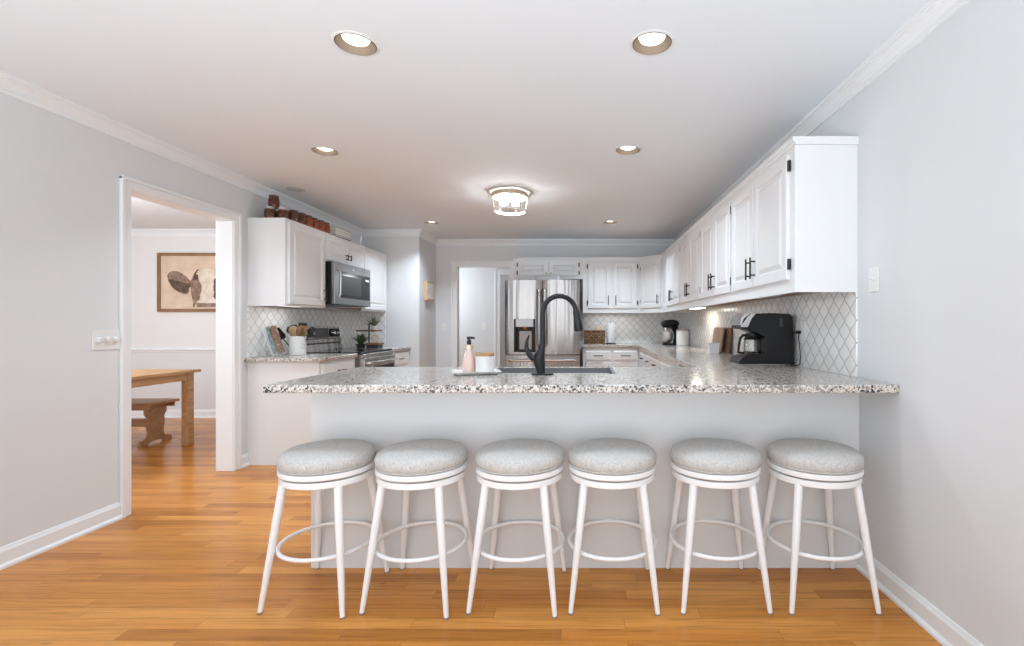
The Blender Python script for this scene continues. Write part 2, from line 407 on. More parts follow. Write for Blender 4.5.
box(bm, -6.8, 1.55, Y0, 10.0, H+.16, H+.2)
struct('ceiling', bm, M['ceil'])
# left wall with the dining room opening
DY0, DY1, DZ = 3.04, 3.928, 2.05; WT = .13
bm = bmesh.new(); box(bm, XL-WT, XL, Y0, DY0-.015, 0, H); box(bm, XL-WT, XL, DY1+.015, YD, 0, H); box(bm, XL-WT, XL, DY0-.015, DY1+.015, DZ+.015, H)
struct('wall_left', bm, M['wall'])
struct('wall_right', bx(XR, XR+.15, Y0, 10, 0, H), M['wall'])
bm = bmesh.new(); box(bm, XL, XN, YF, YF+.12, 0, H); box(bm, XN-.12, XN, YF+.12, YB+.0, 0, H)
struct('wall_alcove', bm, M['wall'])
BX0, BX1 = -1.80, -1.04
bm = bmesh.new(); box(bm, XN-.12, BX0-.015, YB, YB+.12, 0, H); box(bm, BX1+.015, XR, YB, YB+.12, 0, H); box(bm, BX0-.015, BX1+.015, YB, YB+.12, 2.055, H)
struct('wall_back', bm, M['wall'])
# dining room
bm = bmesh.new(); box(bm, -6.8, XL-WT, YD, YD+.12, .88, H, 0); box(bm, -6.8, XL-WT, YD, YD+.12, 0, .88, 1)
struct('wall_dining', bm, [M['wall_dining'], M['wall_dado']])
struct('wall_dining_side', bx(-6.92, -6.8, Y0, YD, 0, H), M['wall_dining'])
# hall
bm = bmesh.new(); box(bm, -3.2, -1.38, 8.0, 8.12, 0, H); box(bm, -.56, XR, 8.0, 8.12, 0, H); box(bm, -1.38, -.56, 8.0, 8.12, 2.05, H)
struct('wall_hall', bm, M['wall'])
struct('wall_hall_side', bx(-3.3, -3.2, YB+.12, 8.12, 0, H), M['wall'])
struct('wall_far', bx(-3.3, XR, 9.4, 9.5, 0, H), M['wall'])

def crown(bm, p0, p1, n):
    # profile: d = distance from wall, z below ceiling
    prof = [(0, -.088), (.012, -.088), (.014, -.076), (.006, -.072), (.008, -.062), (.016, -.046), (.028, -.032), (.036, -.026), (.036, -.020), (.048, -.018), (.050, 0), (0, 0)]
    A = []; B = []
    for d, z in prof:
        A.append(bm.verts.new((p0[0]+n[0]*d+p0[2]*d, p0[1]+n[1]*d+p0[3]*d, H+z))); B.append(bm.verts.new((p1[0]+n[0]*d+p1[2]*d, p1[1]+n[1]*d+p1[3]*d, H+z)))
    k = len(prof)
    bm.faces.new(A); bm.faces.new(B[::-1])
    for i in range(k): bm.faces.new((A[i], B[i], B[(i+1) % k], A[(i+1) % k]))
    return bm
# p = (x, y, mitre dx per d, mitre dy per d)
struct('trim_crown_left', crown(bmesh.new(), (XL, Y0, 0, 0), (XL, YF, 0, -1), (1, 0)), M['trim'])
struct('trim_crown_right', crown(bmesh.new(), (XR, Y0, 0, 0), (XR, YB, 0, -1), (-1, 0)), M['trim'])
bm = bmesh.new(); crown(bm, (XL, YF, 1, 0), (XN, YF, 1, 0), (0, -1)); crown(bm, (XN, YF, 0, -1), (XN, YB, 0, -1), (1, 0))
struct('trim_crown_alcove', bm, M['trim'])
struct('trim_crown_back', crown(bmesh.new(), (XN, YB, 1, 0), (XR, YB, -1, 0), (0, -1)), M['trim'])
struct('trim_crown_dining', crown(bmesh.new(), (-6.8, YD, 0, 0), (XL-WT, YD, 0, 0), (0, -1)), M['trim'])
struct('trim_chair_rail', prism(bmesh.new(), [(YD, .845), (YD-.012, .848), (YD-.014, .862), (YD-.028, .872), (YD-.030, .888), (YD-.012, .898), (YD, .900)], -6.8, XL-WT, 'yz'), M['trim'])
def base_prof(w, s):   # w wall coord, s inward sign
    return [(w, 0), (w+s*.024, 0), (w+s*.024, .012), (w+s*.016, .022), (w+s*.013, .024), (w+s*.013, .082), (w+s*.008, .092), (w+s*.005, .102), (w, .104)]
struct('baseboard_left', prism(prism(bmesh.new(), base_prof(XL, 1), Y0, DY0-.075, 'xz'), base_prof(XL, 1), DY1+.075, 4.098, 'xz'), M['trim'])
struct('baseboard_right', prism(bmesh.new(), base_prof(XR, -1), Y0, 2.36, 'xz'), M['trim'])
struct('baseboard_dining', prism(bmesh.new(), base_prof(YD, -1), -6.8, XL-WT, 'yz'), M['trim'])
struct('baseboard_alcove', prism(prism(bmesh.new(), base_prof(YF, -1), -2.24, XN, 'yz'), base_prof(XN, 1), YF, YB, 'xz'), M['trim'])
struct('baseboard_back', prism(bmesh.new(), base_prof(YB, -1), XN, BX0-.12, 'yz'), M['trim'])
struct('baseboard_hall', prism(bmesh.new(), base_prof(8.0, -1), -3.2, -1.46, 'yz'), M['trim'])

# cased openings: jamb lining + casing
def casing_prof(e, s):   # across the casing: e inner edge coordinate, s outward
    return None
bm = bmesh.new()
box(bm, XL-WT-.002, XL+.002, DY0-.015, DY0, 0, DZ); box(bm, XL-WT-.002, XL+.002, DY1, DY1+.015, 0, DZ); box(bm, XL-WT-.002, XL+.002, DY0-.015, DY1+.015, DZ, DZ+.015)
def casing_y(bm, x, sx, y, sy, z1):     # vertical casing on a wall facing x
    box(bm, min(x, x+sx*.012), max(x, x+sx*.012), min(y, y+sy*.048), max(y, y+sy*.048), 0, z1+.07)
    box(bm, min(x, x+sx*.022), max(x, x+sx*.022), min(y+sy*.048, y+sy*.07), max(y+sy*.048, y+sy*.07), 0, z1+.07)
for x, sx in ((XL+.0005, 1), (XL-WT-.0005, -1)):
    casing_y(bm, x, sx, DY0-.005, -1, DZ); casing_y(bm, x, sx, DY1+.005, 1, DZ)
    a, b_ = sorted((x, x+sx*.0119)); box(bm, a, b_, DY0-.053, DY1+.053, DZ+.005, DZ+.053)
    a, b_ = sorted((x, x+sx*.0219)); box(bm, a, b_, DY0-.075, DY1+.075, DZ+.053, DZ+.0749)
struct('trim_dining_opening', bm, M['trim'], bevel=.003)
def casing_x(name, y, x0, x1, z1, depth):
    bm = bmesh.new()
    box(bm, x0-.015, x0, y-.002, y+depth+.002, 0, z1); box(bm, x1, x1+.015, y-.002, y+depth+.002, 0, z1); box(bm, x0-.015, x1+.015, y-.002, y+depth+.002, z1, z1+.015)
    w = .085
    for a, s in ((x0, -1), (x1, 1)):
        p, q = sorted((a, a+s*w*.72)); box(bm, p, q, y-.013, y-.0005, 0, z1+w)
        p, q = sorted((a+s*w*.72, a+s*w)); box(bm, p, q, y-.022, y-.0005, 0, z1+w)
    box(bm, x0-w*.72, x1+w*.72, y-.0129, y-.0005, z1, z1+w*.72); box(bm, x0-w, x1+w, y-.0219, y-.0005, z1+w*.72, z1+w-.0001)
    struct(name, bm, M['trim'], bevel=.003)
casing_x('trim_hall_opening', YB, BX0, BX1, 2.04, .12)
casing_x('trim_hall_door', 8.0, -1.365, -.575, 2.035, .12)

# ------------------------------------------------------------------ cabinets
def panel_door_bm(w, h, t=.019, mi=0, fr=.055):
    """raised panel door, local: x 0..w, z 0..h, front at y=-t, back at y=0"""
    bm = bmesh.new()
    fr = min(fr, w*.24, h*.3)
    loops = [(0, 0), (0, -t+.004), (.004, -t), (fr, -t), (fr+.007, -t+.011), (fr+.014, -t+.012), (fr+.036, -t+.001), ]
    rings = []
    for i, y in loops:
        rings.append([bm.verts.new(p) for p in ((i, y, i), (w-i, y, i), (w-i, y, h-i), (i, y, h-i))])
    bm.faces.new(rings[0]); bm.faces.new(rings[-1][::-1])
    for A, B in zip(rings, rings[1:]):
        for k in range(4): bm.faces.new((A[k], A[(k+1) % 4], B[(k+1) % 4], B[k]))
    return bm
def drawer_bm(w, h, t=.019):
    bm = bmesh.new(); rings = []
    for i, y in [(0, 0), (0, -t+.006), (.012, -t+.004), (.016, -t)]:
        rings.append([bm.verts.new(p) for p in ((i, y, i), (w-i, y, i), (w-i, y, h-i), (i, y, h-i))])
    bm.faces.new(rings[0]); bm.faces.new(rings[-1][::-1])
    for A, B in zip(rings, rings[1:]):
        for k in range(4): bm.faces.new((A[k], A[(k+1) % 4], B[(k+1) % 4], B[k]))
    return bm
def pull_bm(L, vertical=True):
    bm = bmesh.new(); r = .0055; o = .030
    if vertical:
        tube(bm, [(0, -o, -L/2), (0, -o, L/2)], r, 10)
        for s in (-1, 1): tube(bm, [(0, 0, s*L*.32), (0, -o, s*L*.32)], r*.9, 8)
    else:
        tube(bm, [(-L/2, -o, 0), (L/2, -o, 0)], r, 10)
        for s in (-1, 1): tube(bm, [(s*L*.32, 0, 0), (s*L*.32, -o, 0)], r*.9, 8)
    return bm
def cabinet(name, label, cat, loc, rz, w, z0, z1, depth, doors=(), drawers=(), upper=True, group=None, cornice=True, toe=False, ends=()):
    t = empty(name, label, cat, (loc[0], loc[1], 0), rz, group)
    bm = bmesh.new()
    if upper:
        box(bm, 0, w, .02, depth, z0+.035, z1); box(bm, 0, w, 0, .02, z0, z1)
        for e in ends:
            if e == 'l': box(bm, 0, .018, .02, depth, z0, z0+.035)
            else: box(bm, w-.018, w, .02, depth, z0, z0+.035)
    elif toe:
        box(bm, 0, w, 0, depth, .10, z1); box(bm, 0, w, .07, depth, 0, .10)
    else:
        box(bm, 0, w, 0, depth, 0, z1)
    obj('carcass', bm, M['cab'], t)
    if upper:
        a = .018 if 'l' in ends else 0; b = w-.018 if 'r' in ends else w
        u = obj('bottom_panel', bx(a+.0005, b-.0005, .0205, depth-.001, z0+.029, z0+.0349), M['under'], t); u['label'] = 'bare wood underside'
    if cornice:
        c = obj('cornice', prism(bmesh.new(), [(0, z1-.026), (-.004, z1-.026), (-.006, z1-.012), (-.014, z1-.006), (-.016, z1+.012), (0, z1+.012)], -(.012 if 'l' in ends else 0), w+(.012 if 'r' in ends else 0), 'yz'), M['cab'], t)
        bmx = bmesh.new()
        if 'r' in ends: box(bmx, w, w+.012, 0, depth-.0, z1-.026, z1+.012)
        if 'l' in ends: box(bmx, -.012, 0, 0, depth-.0, z1-.026, z1+.012)
        if len(bmx.verts): obj('end_moulding', bmx, M['cab'], t)
        else: bmx.free()
    for (a, b, c0, c1, hside, hinge) in doors:
        d = obj('door', panel_door_bm(b-a, c1-c0), M['cab'], t, loc=(a, -.0005, c0))
        if hside:
            L, zc = (.128, .11) if c1-c0 > .4 else (.06, .07)
            if not upper: zc = (c1-c0)-.11
            x = .032 if hside == 'l' else b-a-.032
            if hside in 'lr': obj('handle', pull_bm(L), M['black'], d, loc=(x, -.019, zc))
        if hinge:
            x = -.017 if hinge == 'l' else b-a+.0015
            hh = min(.055, (c1-c0)*.28)
            for z in (min(.05, (c1-c0)*.08), c1-c0-min(.03, (c1-c0)*.08)-hh):
                obj('hinge', bx(x, x+.0155, -.016, -.0005, z, z+hh), M['black'], d, bevel=.002)
    for (a, b, c0, c1, L) in drawers:
        d = obj('drawer', drawer_bm(b-a, c1-c0), M['cab'], t, loc=(a, -.0005, c0))
        if L: obj('handle', pull_bm(L, False), M['black'], d, loc=((b-a)/2, -.019, (c1-c0)/2))
    return t
ZU0, ZU1 = 1.361, 2.118
def pair(w, z0, z1, e=.018, mid=.004, handles=('r', 'l')):
    m_ = w/2
    return [(e, m_-mid, z0, z1, handles[0], 'l'), (m_+mid, w-e, z0, z1, handles[1], 'r')]
# right wall, facing -X : origin at far end, x runs toward the camera
XFU = 1.057
segs = [(5.10, 5.97, 'farthest on the right wall, beside the corner cabinet'), (4.23, 5.10, 'third from the camera on the right wall'),
        (3.36, 4.23, 'second from the camera on the right wall'), (2.383, 3.36, 'nearest on the right wall, with blank end panel')]
for i, (a, b, l) in enumerate(segs):
    w = b-a-.001
    d = pair(w, ZU0+.066, ZU1-.058) if i < 3 else [(.018, .438, ZU0+.066, ZU1-.058, 'r', 'l'), (.450, w-.055, ZU0+.066, ZU1-.058, 'l', 'r')]
    cabinet('wall_cabinet', 'white double-door cabinet, '+l, 'cabinet', (XFU, b-.0005 if i < 3 else b), -PI/2, w, ZU0, ZU1, XR-XFU-.001, doors=d, group='wall cabinets', ends=('r',) if i == 3 else ())

# corner wall cabinet with a diagonal door
t = empty('corner_wall_cabinet', 'white corner wall cabinet with a single angled door above the stand mixer', 'cabinet', (0, 0, 0), 0, 'wall cabinets')
A_, B_ = (.80, 6.617), (1.057, 6.31)
poly = [A_, B_, (XFU, 5.9705), (XR-.001, 5.9705), (XR-.001, YB-.001), (.80, YB-.001)]
obj('carcass', prism(bmesh.new(), poly, ZU0, ZU1, 'xy'), M['cab'], t)
def off(p, q, d):
    v = Vector((q[0]-p[0], q[1]-p[1])).normalized(); return (-v.y*-d, v.x*-d)
dg = Vector((B_[0]-A_[0], B_[1]-A_[1])); ang = math.atan2(dg.y, dg.x); nrm = Vector((math.sin(ang), -math.cos(ang)))
c_ = .014
poly2 = [(A_[0], A_[1]-c_), (A_[0]+.0, A_[1]), (A_[0], YB-.001), (XR-.001, YB-.001), (XR-.001, 5.9705), (XFU-c_, 5.9705), (B_[0]-c_, B_[1]-.006)]
obj('cornice', prism(bmesh.new(), poly2, ZU1+.0005, ZU1+.012, 'xy'), M['cab'], t)
d = obj('door', panel_door_bm(dg.length-.05, .635), M['cab'], t, loc=(A_[0]+dg.normalized().x*.025+nrm.x*.001, A_[1]+dg.normalized().y*.025+nrm.y*.001, ZU0+.066)); d.rotation_euler = (0, 0, ang)
obj('handle', pull_bm(.128), M['black'], d, loc=(dg.length-.08, -.019, .11))
for z in (.07, .52): obj('hinge', bx(-.010, .0, -.012, -.0005, z, z+.05), M['black'], d, bevel=.002)
# back wall
cabinet('wall_cabinet', 'white double-door wall cabinet on the back wall, right of the refrigerator and above the basket', 'cabinet', (.011, 6.617), 0, .787, ZU0, ZU1, YB-6.618,
        doors=[(.072, .382, ZU0+.066, ZU1-.058, 'r', 'l'), (.42, .745, ZU0+.066, ZU1-.058, 'l', 'r')], group='wall cabinets')
cabinet('wall_cabinet', 'short white double-door wall cabinet directly above the stainless refrigerator', 'cabinet', (-.935, 6.617), 0, .945, 1.83, ZU1, YB-6.618,
        doors=[(.053, .470, 1.872, 2.07, None, 'l'), (.482, .885, 1.872, 2.07, None, 'r')], group='wall cabinets', ends=('l',))
top = [o for o in S.objects if o.get('label', '').startswith('short white')][0]
for d, x in zip([o for o in S.objects if o.parent == top and o.name.startswith('door')], (.39, .03)):
    obj('knob', lathe(bmesh.new(), [(0, -.022), (.008, -.02), (.008, -.012), (.004, -.008), (.004, 0), (0, 0)], 12, (x, -.019, .035), axis='y'), M['black'], d, smooth=True)
# left wall, facing +X : x runs away from the camera
XLU = -2.537; ZL1 = 2.114
cabinet('wall_cabinet', 'white single-door wall cabinet on the left wall, nearest the dining room opening, jars on top', 'cabinet', (XLU, 4.10), PI/2, .634, ZU0, ZL1, XLU-XL-.001,
        doors=[(.035, .612, ZU0+.02, ZL1-.024, 'r', None)], cornice=False, group='wall cabinets', ends=('l',))
cabinet('wall_cabinet', 'short white double-door wall cabinet directly above the microwave', 'cabinet', (XLU, 4.735), PI/2, .825, 1.832, ZL1, XLU-XL-.001,
        doors=[(.01, .405, 1.845, ZL1-.024, 'r', None), (.415, .815, 1.845, ZL1-.024, 'l', None)], cornice=False, group='wall cabinets')
cabinet('wall_cabinet', 'white single-door wall cabinet on the left wall, between the microwave and the alcove wall', 'cabinet', (XLU, 5.561), PI/2, .654, ZU0, ZL1, XLU-XL-.001,
        doors=[(.012, .632, ZU0+.02, ZL1-.024, None, None)], cornice=False, group='wall cabinets')
# base cabinets
XLB = -2.246
cabinet('base_cabinet', 'white base cabinet with blank end panel between the dining room opening and the range', 'cabinet', (XLB, 4.10), PI/2, .646, 0, .8825, XLB-XL-.001,
        doors=[(.03, .606, .12, .69, 'r', None)], drawers=[(.03, .606, .705, .862, .128)], upper=False, cornice=False, group='base cabinets')
cabinet('base_cabinet', 'narrow white base cabinet between the range and the alcove wall', 'cabinet', (XLB, 5.54), PI/2, .677, 0, .8825, XLB-XL-.001,
        doors=[(.03, .645, .12, .69, 'l', None)], drawers=[(.03, .645, .705, .862, .11)], upper=False, cornice=False, toe=True, group='base cabinets')
cabinet('base_cabinet', 'white two-drawer base cabinet on the back wall, right of the refrigerator', 'cabinet', (.012, 6.32), 0, .737, 0, .9025, YB-6.321,
        doors=[(.033, .368, .12, .71, 'r', None), (.398, .723, .12, .71, 'l', None)], drawers=[(.033, .368, .728, .862, .125), (.398, .723, .728, .862, .125)], upper=False, cornice=False, toe=True, group='base cabinets')
t = empty('corner_base_cabinet', 'white blank corner base cabinet under the stand mixer corner', 'cabinet', (0, 0, 0), 0, 'base cabinets')
obj('carcass', bx(.750, XR-.001, 6.03, YB-.001, 0, .9025), M['cab'], t)
for a, b, l in ((5.53, 6.03, 'farthest of the right-hand run, next to the corner'), (5.05, 5.53, 'second from the corner in the right-hand run'), (4.56, 5.05, 'third from the corner in the right-hand run'), (3.70, 4.56, 'wide unit nearest the peninsula in the right-hand run')):
    w = b-a-.001
    cabinet('base_cabinet', 'white drawer-and-door base cabinet, '+l, 'cabinet', (.75, b-.0005), -PI/2, w, 0, .9025, XR-.751,
            doors=[(.02, w-.02, .12, .71, 'l', None)], drawers=[(.02, w-.02, .728, .862, .11)], upper=False, cornice=False, toe=True, group='base cabinets')
# peninsula
t = empty('peninsula_base', 'long plain white panelled peninsula base behind the six bar stools', 'peninsula', (0, 2.365, 0))
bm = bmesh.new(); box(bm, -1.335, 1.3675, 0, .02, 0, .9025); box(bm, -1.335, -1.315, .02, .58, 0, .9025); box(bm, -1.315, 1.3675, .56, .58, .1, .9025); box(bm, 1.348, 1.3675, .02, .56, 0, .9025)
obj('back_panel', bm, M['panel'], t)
# granite worktops
xs = [-1.376, -.53, .01, .18, .72, XR-.001]; ys = [2.068, 2.54, 2.955, 2.975, 6.29, YB-.001]
def inc(i, j):
    x = (xs[i]+xs[i+1])/2; y = (ys[j]+ys[j+1])/2
    if y < 2.975: return not (-.53 < x < .18 and 2.54 < y < 2.955)
    if y < 6.29: return x > .72
    return x > .01
ZC = .938
o = obj('granite_worktop', slab(bmesh.new(), xs, ys, inc, .903, ZC), M['granite'], bevel=.005)
tag(o, 'long speckled granite worktop over the peninsula, running round the right and back walls', 'countertop')
for nm, a, b, l in (('granite_worktop', 4.06, 4.747, 'short granite worktop left of the range, under the utensil crock'), ('granite_worktop', 5.538, 6.218, 'short granite worktop beyond the range, under the two-tier shelf')):
    o = obj(nm, bx(XL+.001, -2.216, a, b, .883, .918), M['granite'], bevel=.005); tag(o, l, 'countertop')
ZL = .918
# backsplash tiles
o = obj('tile_backsplash', bx(XR-.009, XR-.0005, 2.385, YB-.010, ZC+.0005, ZU0+.02), M['tileY']); tag(o, 'white lantern tile backsplash on the right wall behind the coffee maker', 'backsplash')
o = obj('tile_backsplash', bx(.012, XR-.0095, YB-.009, YB-.0005, ZC+.0005, ZU0-.001), M['tileX']); tag(o, 'white lantern tile backsplash on the back wall behind the basket', 'backsplash')
bm = bmesh.new(); box(bm, XL+.0005, XL+.009, 4.10, YF-.001, ZL+.0005, ZU0-.001)
o = obj('tile_backsplash', bm, M['tileY']); tag(o, 'white lantern tile backsplash on the left wall behind the range', 'backsplash')
o = obj('tile_backsplash', bx(XL+.0095, -2.545, YF-.009, YF-.0005, ZL+.0005, ZU0-.001), M['tileX']); tag(o, 'small tile backsplash on the alcove wall behind the two-tier shelf', 'backsplash')
# sink
bm = bmesh.new(); a0, a1, b0, b1 = -.529, .179, 2.541, 2.954; w = .012
box(bm, a0, a0+w, b0, b1, .72, .934); box(bm, a1-w, a1, b0, b1, .72, .934); box(bm, a0+w, a1-w, b0, b0+w, .72, .934); box(bm, a0+w, a1-w, b1-w, b1, .72, .934); box(bm, a0, a1, b0, b1, .708, .72)
t = empty('kitchen_sink', 'grey composite sink set into the peninsula worktop beside the black faucet', 'sink', (0, 0, 0))
obj('basin', bm, M['sink'], t); obj('drain', lathe(bmesh.new(), [(0, .7205), (.045, .7205), (.045, .7235), (.03, .7225), (0, .7225)], 24, (-.18, 2.75, 0)), M['steel_s'], t, smooth=True)

# faucet
t = empty('kitchen_faucet', 'tall dark gooseneck pull-down faucet with curved side lever on the peninsula', 'faucet', (-.2045, 2.492, ZC))
bm = bmesh.new(); prism(bm, [(.058*math.cos(2*PI*k/32), .024*math.sin(2*PI*k/32)) for k in range(32)], .0005, .008, 'xy')
obj('base_plate', bm, M['faucet'], t, smooth=True, bevel=.002)
bm = bmesh.new(); tube(bm, [(-.008, 0, .008), (-.010, 0, .03), (-.018, 0, .07), (-.016, 0, .10), (-.006, 0, .125), (-.001, 0, .16), (0, 0, .19)], [.022, .024, .030, .028, .020, .0155, .0145], 20)
obj('body', bm, M['faucet'], t, smooth=True)
bm = bmesh.new(); pts = []; yaw = math.radians(22); R_ = .094
pts += [(0, 0, .185), (0, 0, .25), (0, 0, .318)]
for k in range(1, 19):
    a = PI*k/20; d_ = R_*(1-math.cos(a)); pts.append((d_*math.cos(yaw), d_*math.sin(yaw), .318+R_*math.sin(a)))
d_ = 2*R_; e_ = pts[-1]
tube(bm, pts, .0135, 16); obj('spout', bm, M['faucet'], t, smooth=True)
dx, dy = math.cos(yaw), math.sin(yaw)
q = Vector(e_); dr = Vector((dx*.16, dy*.16, -1)).normalized()
bm = bmesh.new(); tube(bm, [q+dr*s for s in (-.001, .012, .013, .055, .06, .115, .122)], [.014, .0155, .018, .019, .021, .025, .021], 18)
obj('spray_head', bm, M['faucet'], t, smooth=True)
bm = bmesh.new(); tube(bm, [(-.028, 0, .085), (-.052, -.002, .088), (-.074, -.003, .112), (-.083, -.004, .145), (-.080, -.004, .178), (-.070, -.004, .207)], [.018, .017, .0135, .011, .008, .004], 14)
obj('lever', bm, M['faucet'], t, smooth=True)

# tray with soap bottle and canister
bm = bmesh.new()
def rrect(a, b, r, n=5):
    P = []
    for cx, cy, s in ((a-r, b-r, 0), (-a+r, b-r, 1), (-a+r, -b+r, 2), (a-r, -b+r, 3)):
        for k in range(n+1): an = PI/2*(s+k/n); P.append((cx+r*math.cos(an), cy+r*math.sin(an)))
    return P
rings = []
for a, b, z in ((.100, .076, 0), (.122, .094, .014), (.124, .096, .016), (.118, .090, .015), (.102, .076, .006)):
    rings.append([bm.verts.new((x, y, z)) for x, y in rrect(a, b, .012)])
for A, B in zip(rings, rings[1:]):
    for k in range(len(A)): bm.faces.new((A[k], A[(k+1) % len(A)], B[(k+1) % len(A)], B[k]))
bm.faces.new(rings[0][::-1]); bm.faces.new(rings[-1])
t = obj('tray', bm, M['ceramic'], smooth=True, loc=(-.562, 2.55, ZC+.0005)); t.rotation_euler = (0, 0, math.radians(18))
tag(t, 'shallow white rectangular tray on the peninsula worktop holding the soap bottle', 'tray')
ZT = ZC+.007
t = empty('soap_dispenser', 'pink glass soap bottle with copper collar and grey pump on the white tray', 'soap dispenser', (-.612, 2.600, ZT)); t.scale = (1.05, 1.05, 1.09)
obj('bottle', lathe(bmesh.new(), [(0, 0), (.030, 0), (.034, .004), (.034, .02), (.031, .055), (.022, .09), (.0175, .103), (.017, .112), (0, .112)], 32), M['pink'], t, smooth=True)
obj('collar', lathe(bmesh.new(), [(0, .1125), (.0215, .1125), (.0215, .132), (.018, .134), (0, .134)], 32), M['copper'], t, smooth=True)
bm = lathe(bmesh.new(), [(0, .1345), (.011, .1345), (.011, .155), (.006, .158), (.006, .163), (0, .163)], 20); tube(bm, [(-.010, 0, .167), (.012, 0, .168), (.030, 0, .166)], [.0065, .006, .0045], 12)
obj('pump', bm, M['grey_pl'], t, smooth=True).data.materials[0] = M['faucet']
t = empty('canister', 'small white ceramic canister with round wooden lid on the white tray', 'canister', (-.524, 2.585, ZT)); t.scale = (1.04, 1.04, 1.10)
obj('body', lathe(bmesh.new(), [(0, 0), (.044, 0), (.047, .003), (.047, .072), (.0465, .078), (0, .078)], 40), M['ceramic'], t, smooth=True)
obj('lid', lathe(bmesh.new(), [(0, .0785), (.049, .0785), (.050, .081), (.050, .092), (.049, .095), (0, .095)], 40), M['lid_wood'], t, smooth=True)

# ------------------------------------------------------------------ bar stools
def make_stool():
    t = empty('bar_stool', 's', 'stool')
    prof = [(0, .579), (.168, .577), (.186, .580), (.195, .590), (.1985, .606), (.197, .620), (.188, .634), (.170, .646), (.13, .655), (.08, .660), (.03, .662), (0, .662)]
    obj('seat', lathe(bmesh.new(), prof, 64), M['fabric'], t, smooth=True)
    obj('piping', torus(bmesh.new(), .1935, .0035, .5835, 64, s2=8), M['fabric'], t, smooth=True)
    obj('seat_ring', lathe(bmesh.new(), [(.165, .553), (.193, .553), (.1955, .556), (.1955, .574), (.193, .5765), (.165, .5765), (.165, .553)], 64), M['stool'], t, smooth=True)
    obj('swivel_plate', lathe(bmesh.new(), [(0, .528), (.10, .528), (.10, .5755), (0, .5755)], 32), M['stool'], t, smooth=True)
    bm = lathe(bmesh.new(), [(.160, .518), (.188, .518), (.1905, .521), (.1905, .541), (.188, .544), (.160, .544), (.160, .518)], 64)
    for k in (0, 1): 
        a = PI/4+k*PI/2; n = Vector((-math.sin(a), math.cos(a), 0))*.016; u = Vector((math.cos(a), math.sin(a), 0))*.165
        prism(bm, [tuple((u+n)[:2]), tuple((u-n)[:2]), tuple((-u-n)[:2]), tuple((-u+n)[:2])], .520-.004*k, .527, 'xy')
    obj('leg_ring', bm, M['stool'], t, smooth=True)
    obj('footrest_ring', torus(bmesh.new(), .1935, .0088, .232, 64), M['stool'], t, smooth=True)
    for sx in (-1, 1):
        for sy in (-1, 1):
            top = Vector((sx*.123, sy*.123, .519)); bot = Vector((sx*.180, sy*.183, .006))
            pts = [top.lerp(bot, f) for f in (0, .35, .7, 1)]
            l = obj('leg', tube(bmesh.new(), pts, [.0175, .0165, .0135, .0098], 16), M['stool'], t, smooth=True)
            obj('foot_glide', lathe(bmesh.new(), [(0, 0), (.0095, 0), (.0105, .002), (.0105, .0055), (0, .0055)], 14, (bot.x, bot.y, 0)), M['rubber'], l)
    return t
spots = [(-1.140, 2.158, -5.4, 'leftmost of the six at the peninsula'), (-.717, 2.156, -5, 'second from left of the six'),
         (-.278, 2.160, -4, 'third from left of the six'), (.136, 2.168, -1, 'third from right of the six'),
         (.600, 2.172, 0, 'second from right of the six'), (1.048, 2.170, 0, 'rightmost of the six, beside the right wall')]
base_stool = make_stool()
for i, (x, y, a, l) in enumerate(spots):
    o = base_stool if i == 0 else dup(base_stool)
    o.location = (x, y, 0); o.rotation_euler = (0, 0, math.radians(a))
    tag(o, 'white bar stool with round grey seat, '+l, 'stool', 'bar stools along the peninsula')

# ------------------------------------------------------------------ refrigerator
FX0, FX1, FY = -.958, -.030, 5.95
t = empty('refrigerator', 'stainless steel french-door refrigerator with ice and water dispenser', 'refrigerator', (FX0, FY, 0))
FW = FX1-FX0; FZ = 1.757; sp = FW/2-.004
obj('body', bx(.004, FW-.004, .07, .86, .02, FZ-.01), M['fridge_side'], t, bevel=.004)
def curved(x0, x1, z0, z1, hole=None, bulge=.022, dep=.062):
    bm = bmesh.new(); n = 18
    X = sorted(set([x0+(x1-x0)*k/n for k in range(n+1)]+(list(hole[:2]) if hole else [])))
    Zs = sorted(set([z0, z1]+(list(hole[2:]) if hole else [])))
    def yf(x):
        u = (x-x0)/(x1-x0)*2-1; e = abs(u)**6*.018; return -bulge*(1-u*u)+e
    vt = {}
    def V(i, j, b):
        k = (i, j, b)
        if k not in vt: vt[k] = bm.verts.new((X[i], dep if b else yf(X[i]), Zs[j]))
        return vt[k]
    inc_ = lambda i, j: 0 <= i < len(X)-1 and 0 <= j < len(Zs)-1 and not (hole and hole[0] <= (X[i]+X[i+1])/2 <= hole[1] and hole[2] <= (Zs[j]+Zs[j+1])/2 <= hole[3])
    for i in range(len(X)-1):
        for j in range(len(Zs)-1):
            if not inc_(i, j): continue
            bm.faces.new((V(i, j, 0), V(i+1, j, 0), V(i+1, j+1, 0), V(i, j+1, 0))); bm.faces.new((V(i, j, 1), V(i, j+1, 1), V(i+1, j+1, 1), V(i+1, j, 1)))
            for di, dj, a, b in ((-1, 0, (i, j), (i, j+1)), (1, 0, (i+1, j), (i+1, j+1)), (0, -1, (i, j), (i+1, j)), (0, 1, (i, j+1), (i+1, j+1))):
                if inc_(i+di, j+dj): continue
                bm.faces.new((V(*a, 0), V(*b, 0), V(*b, 1), V(*a, 1)))
    return bm
hx0, hx1, hz0, hz1 = .116, .382, .862, 1.272
dl = obj('door', curved(0, sp, .832, FZ, (hx0, hx1, hz0, hz1)), M['steel'], t, smooth=True)
dr_ = obj('door', curved(FW-sp, FW, .832, FZ), M['steel'], t, smooth=True)
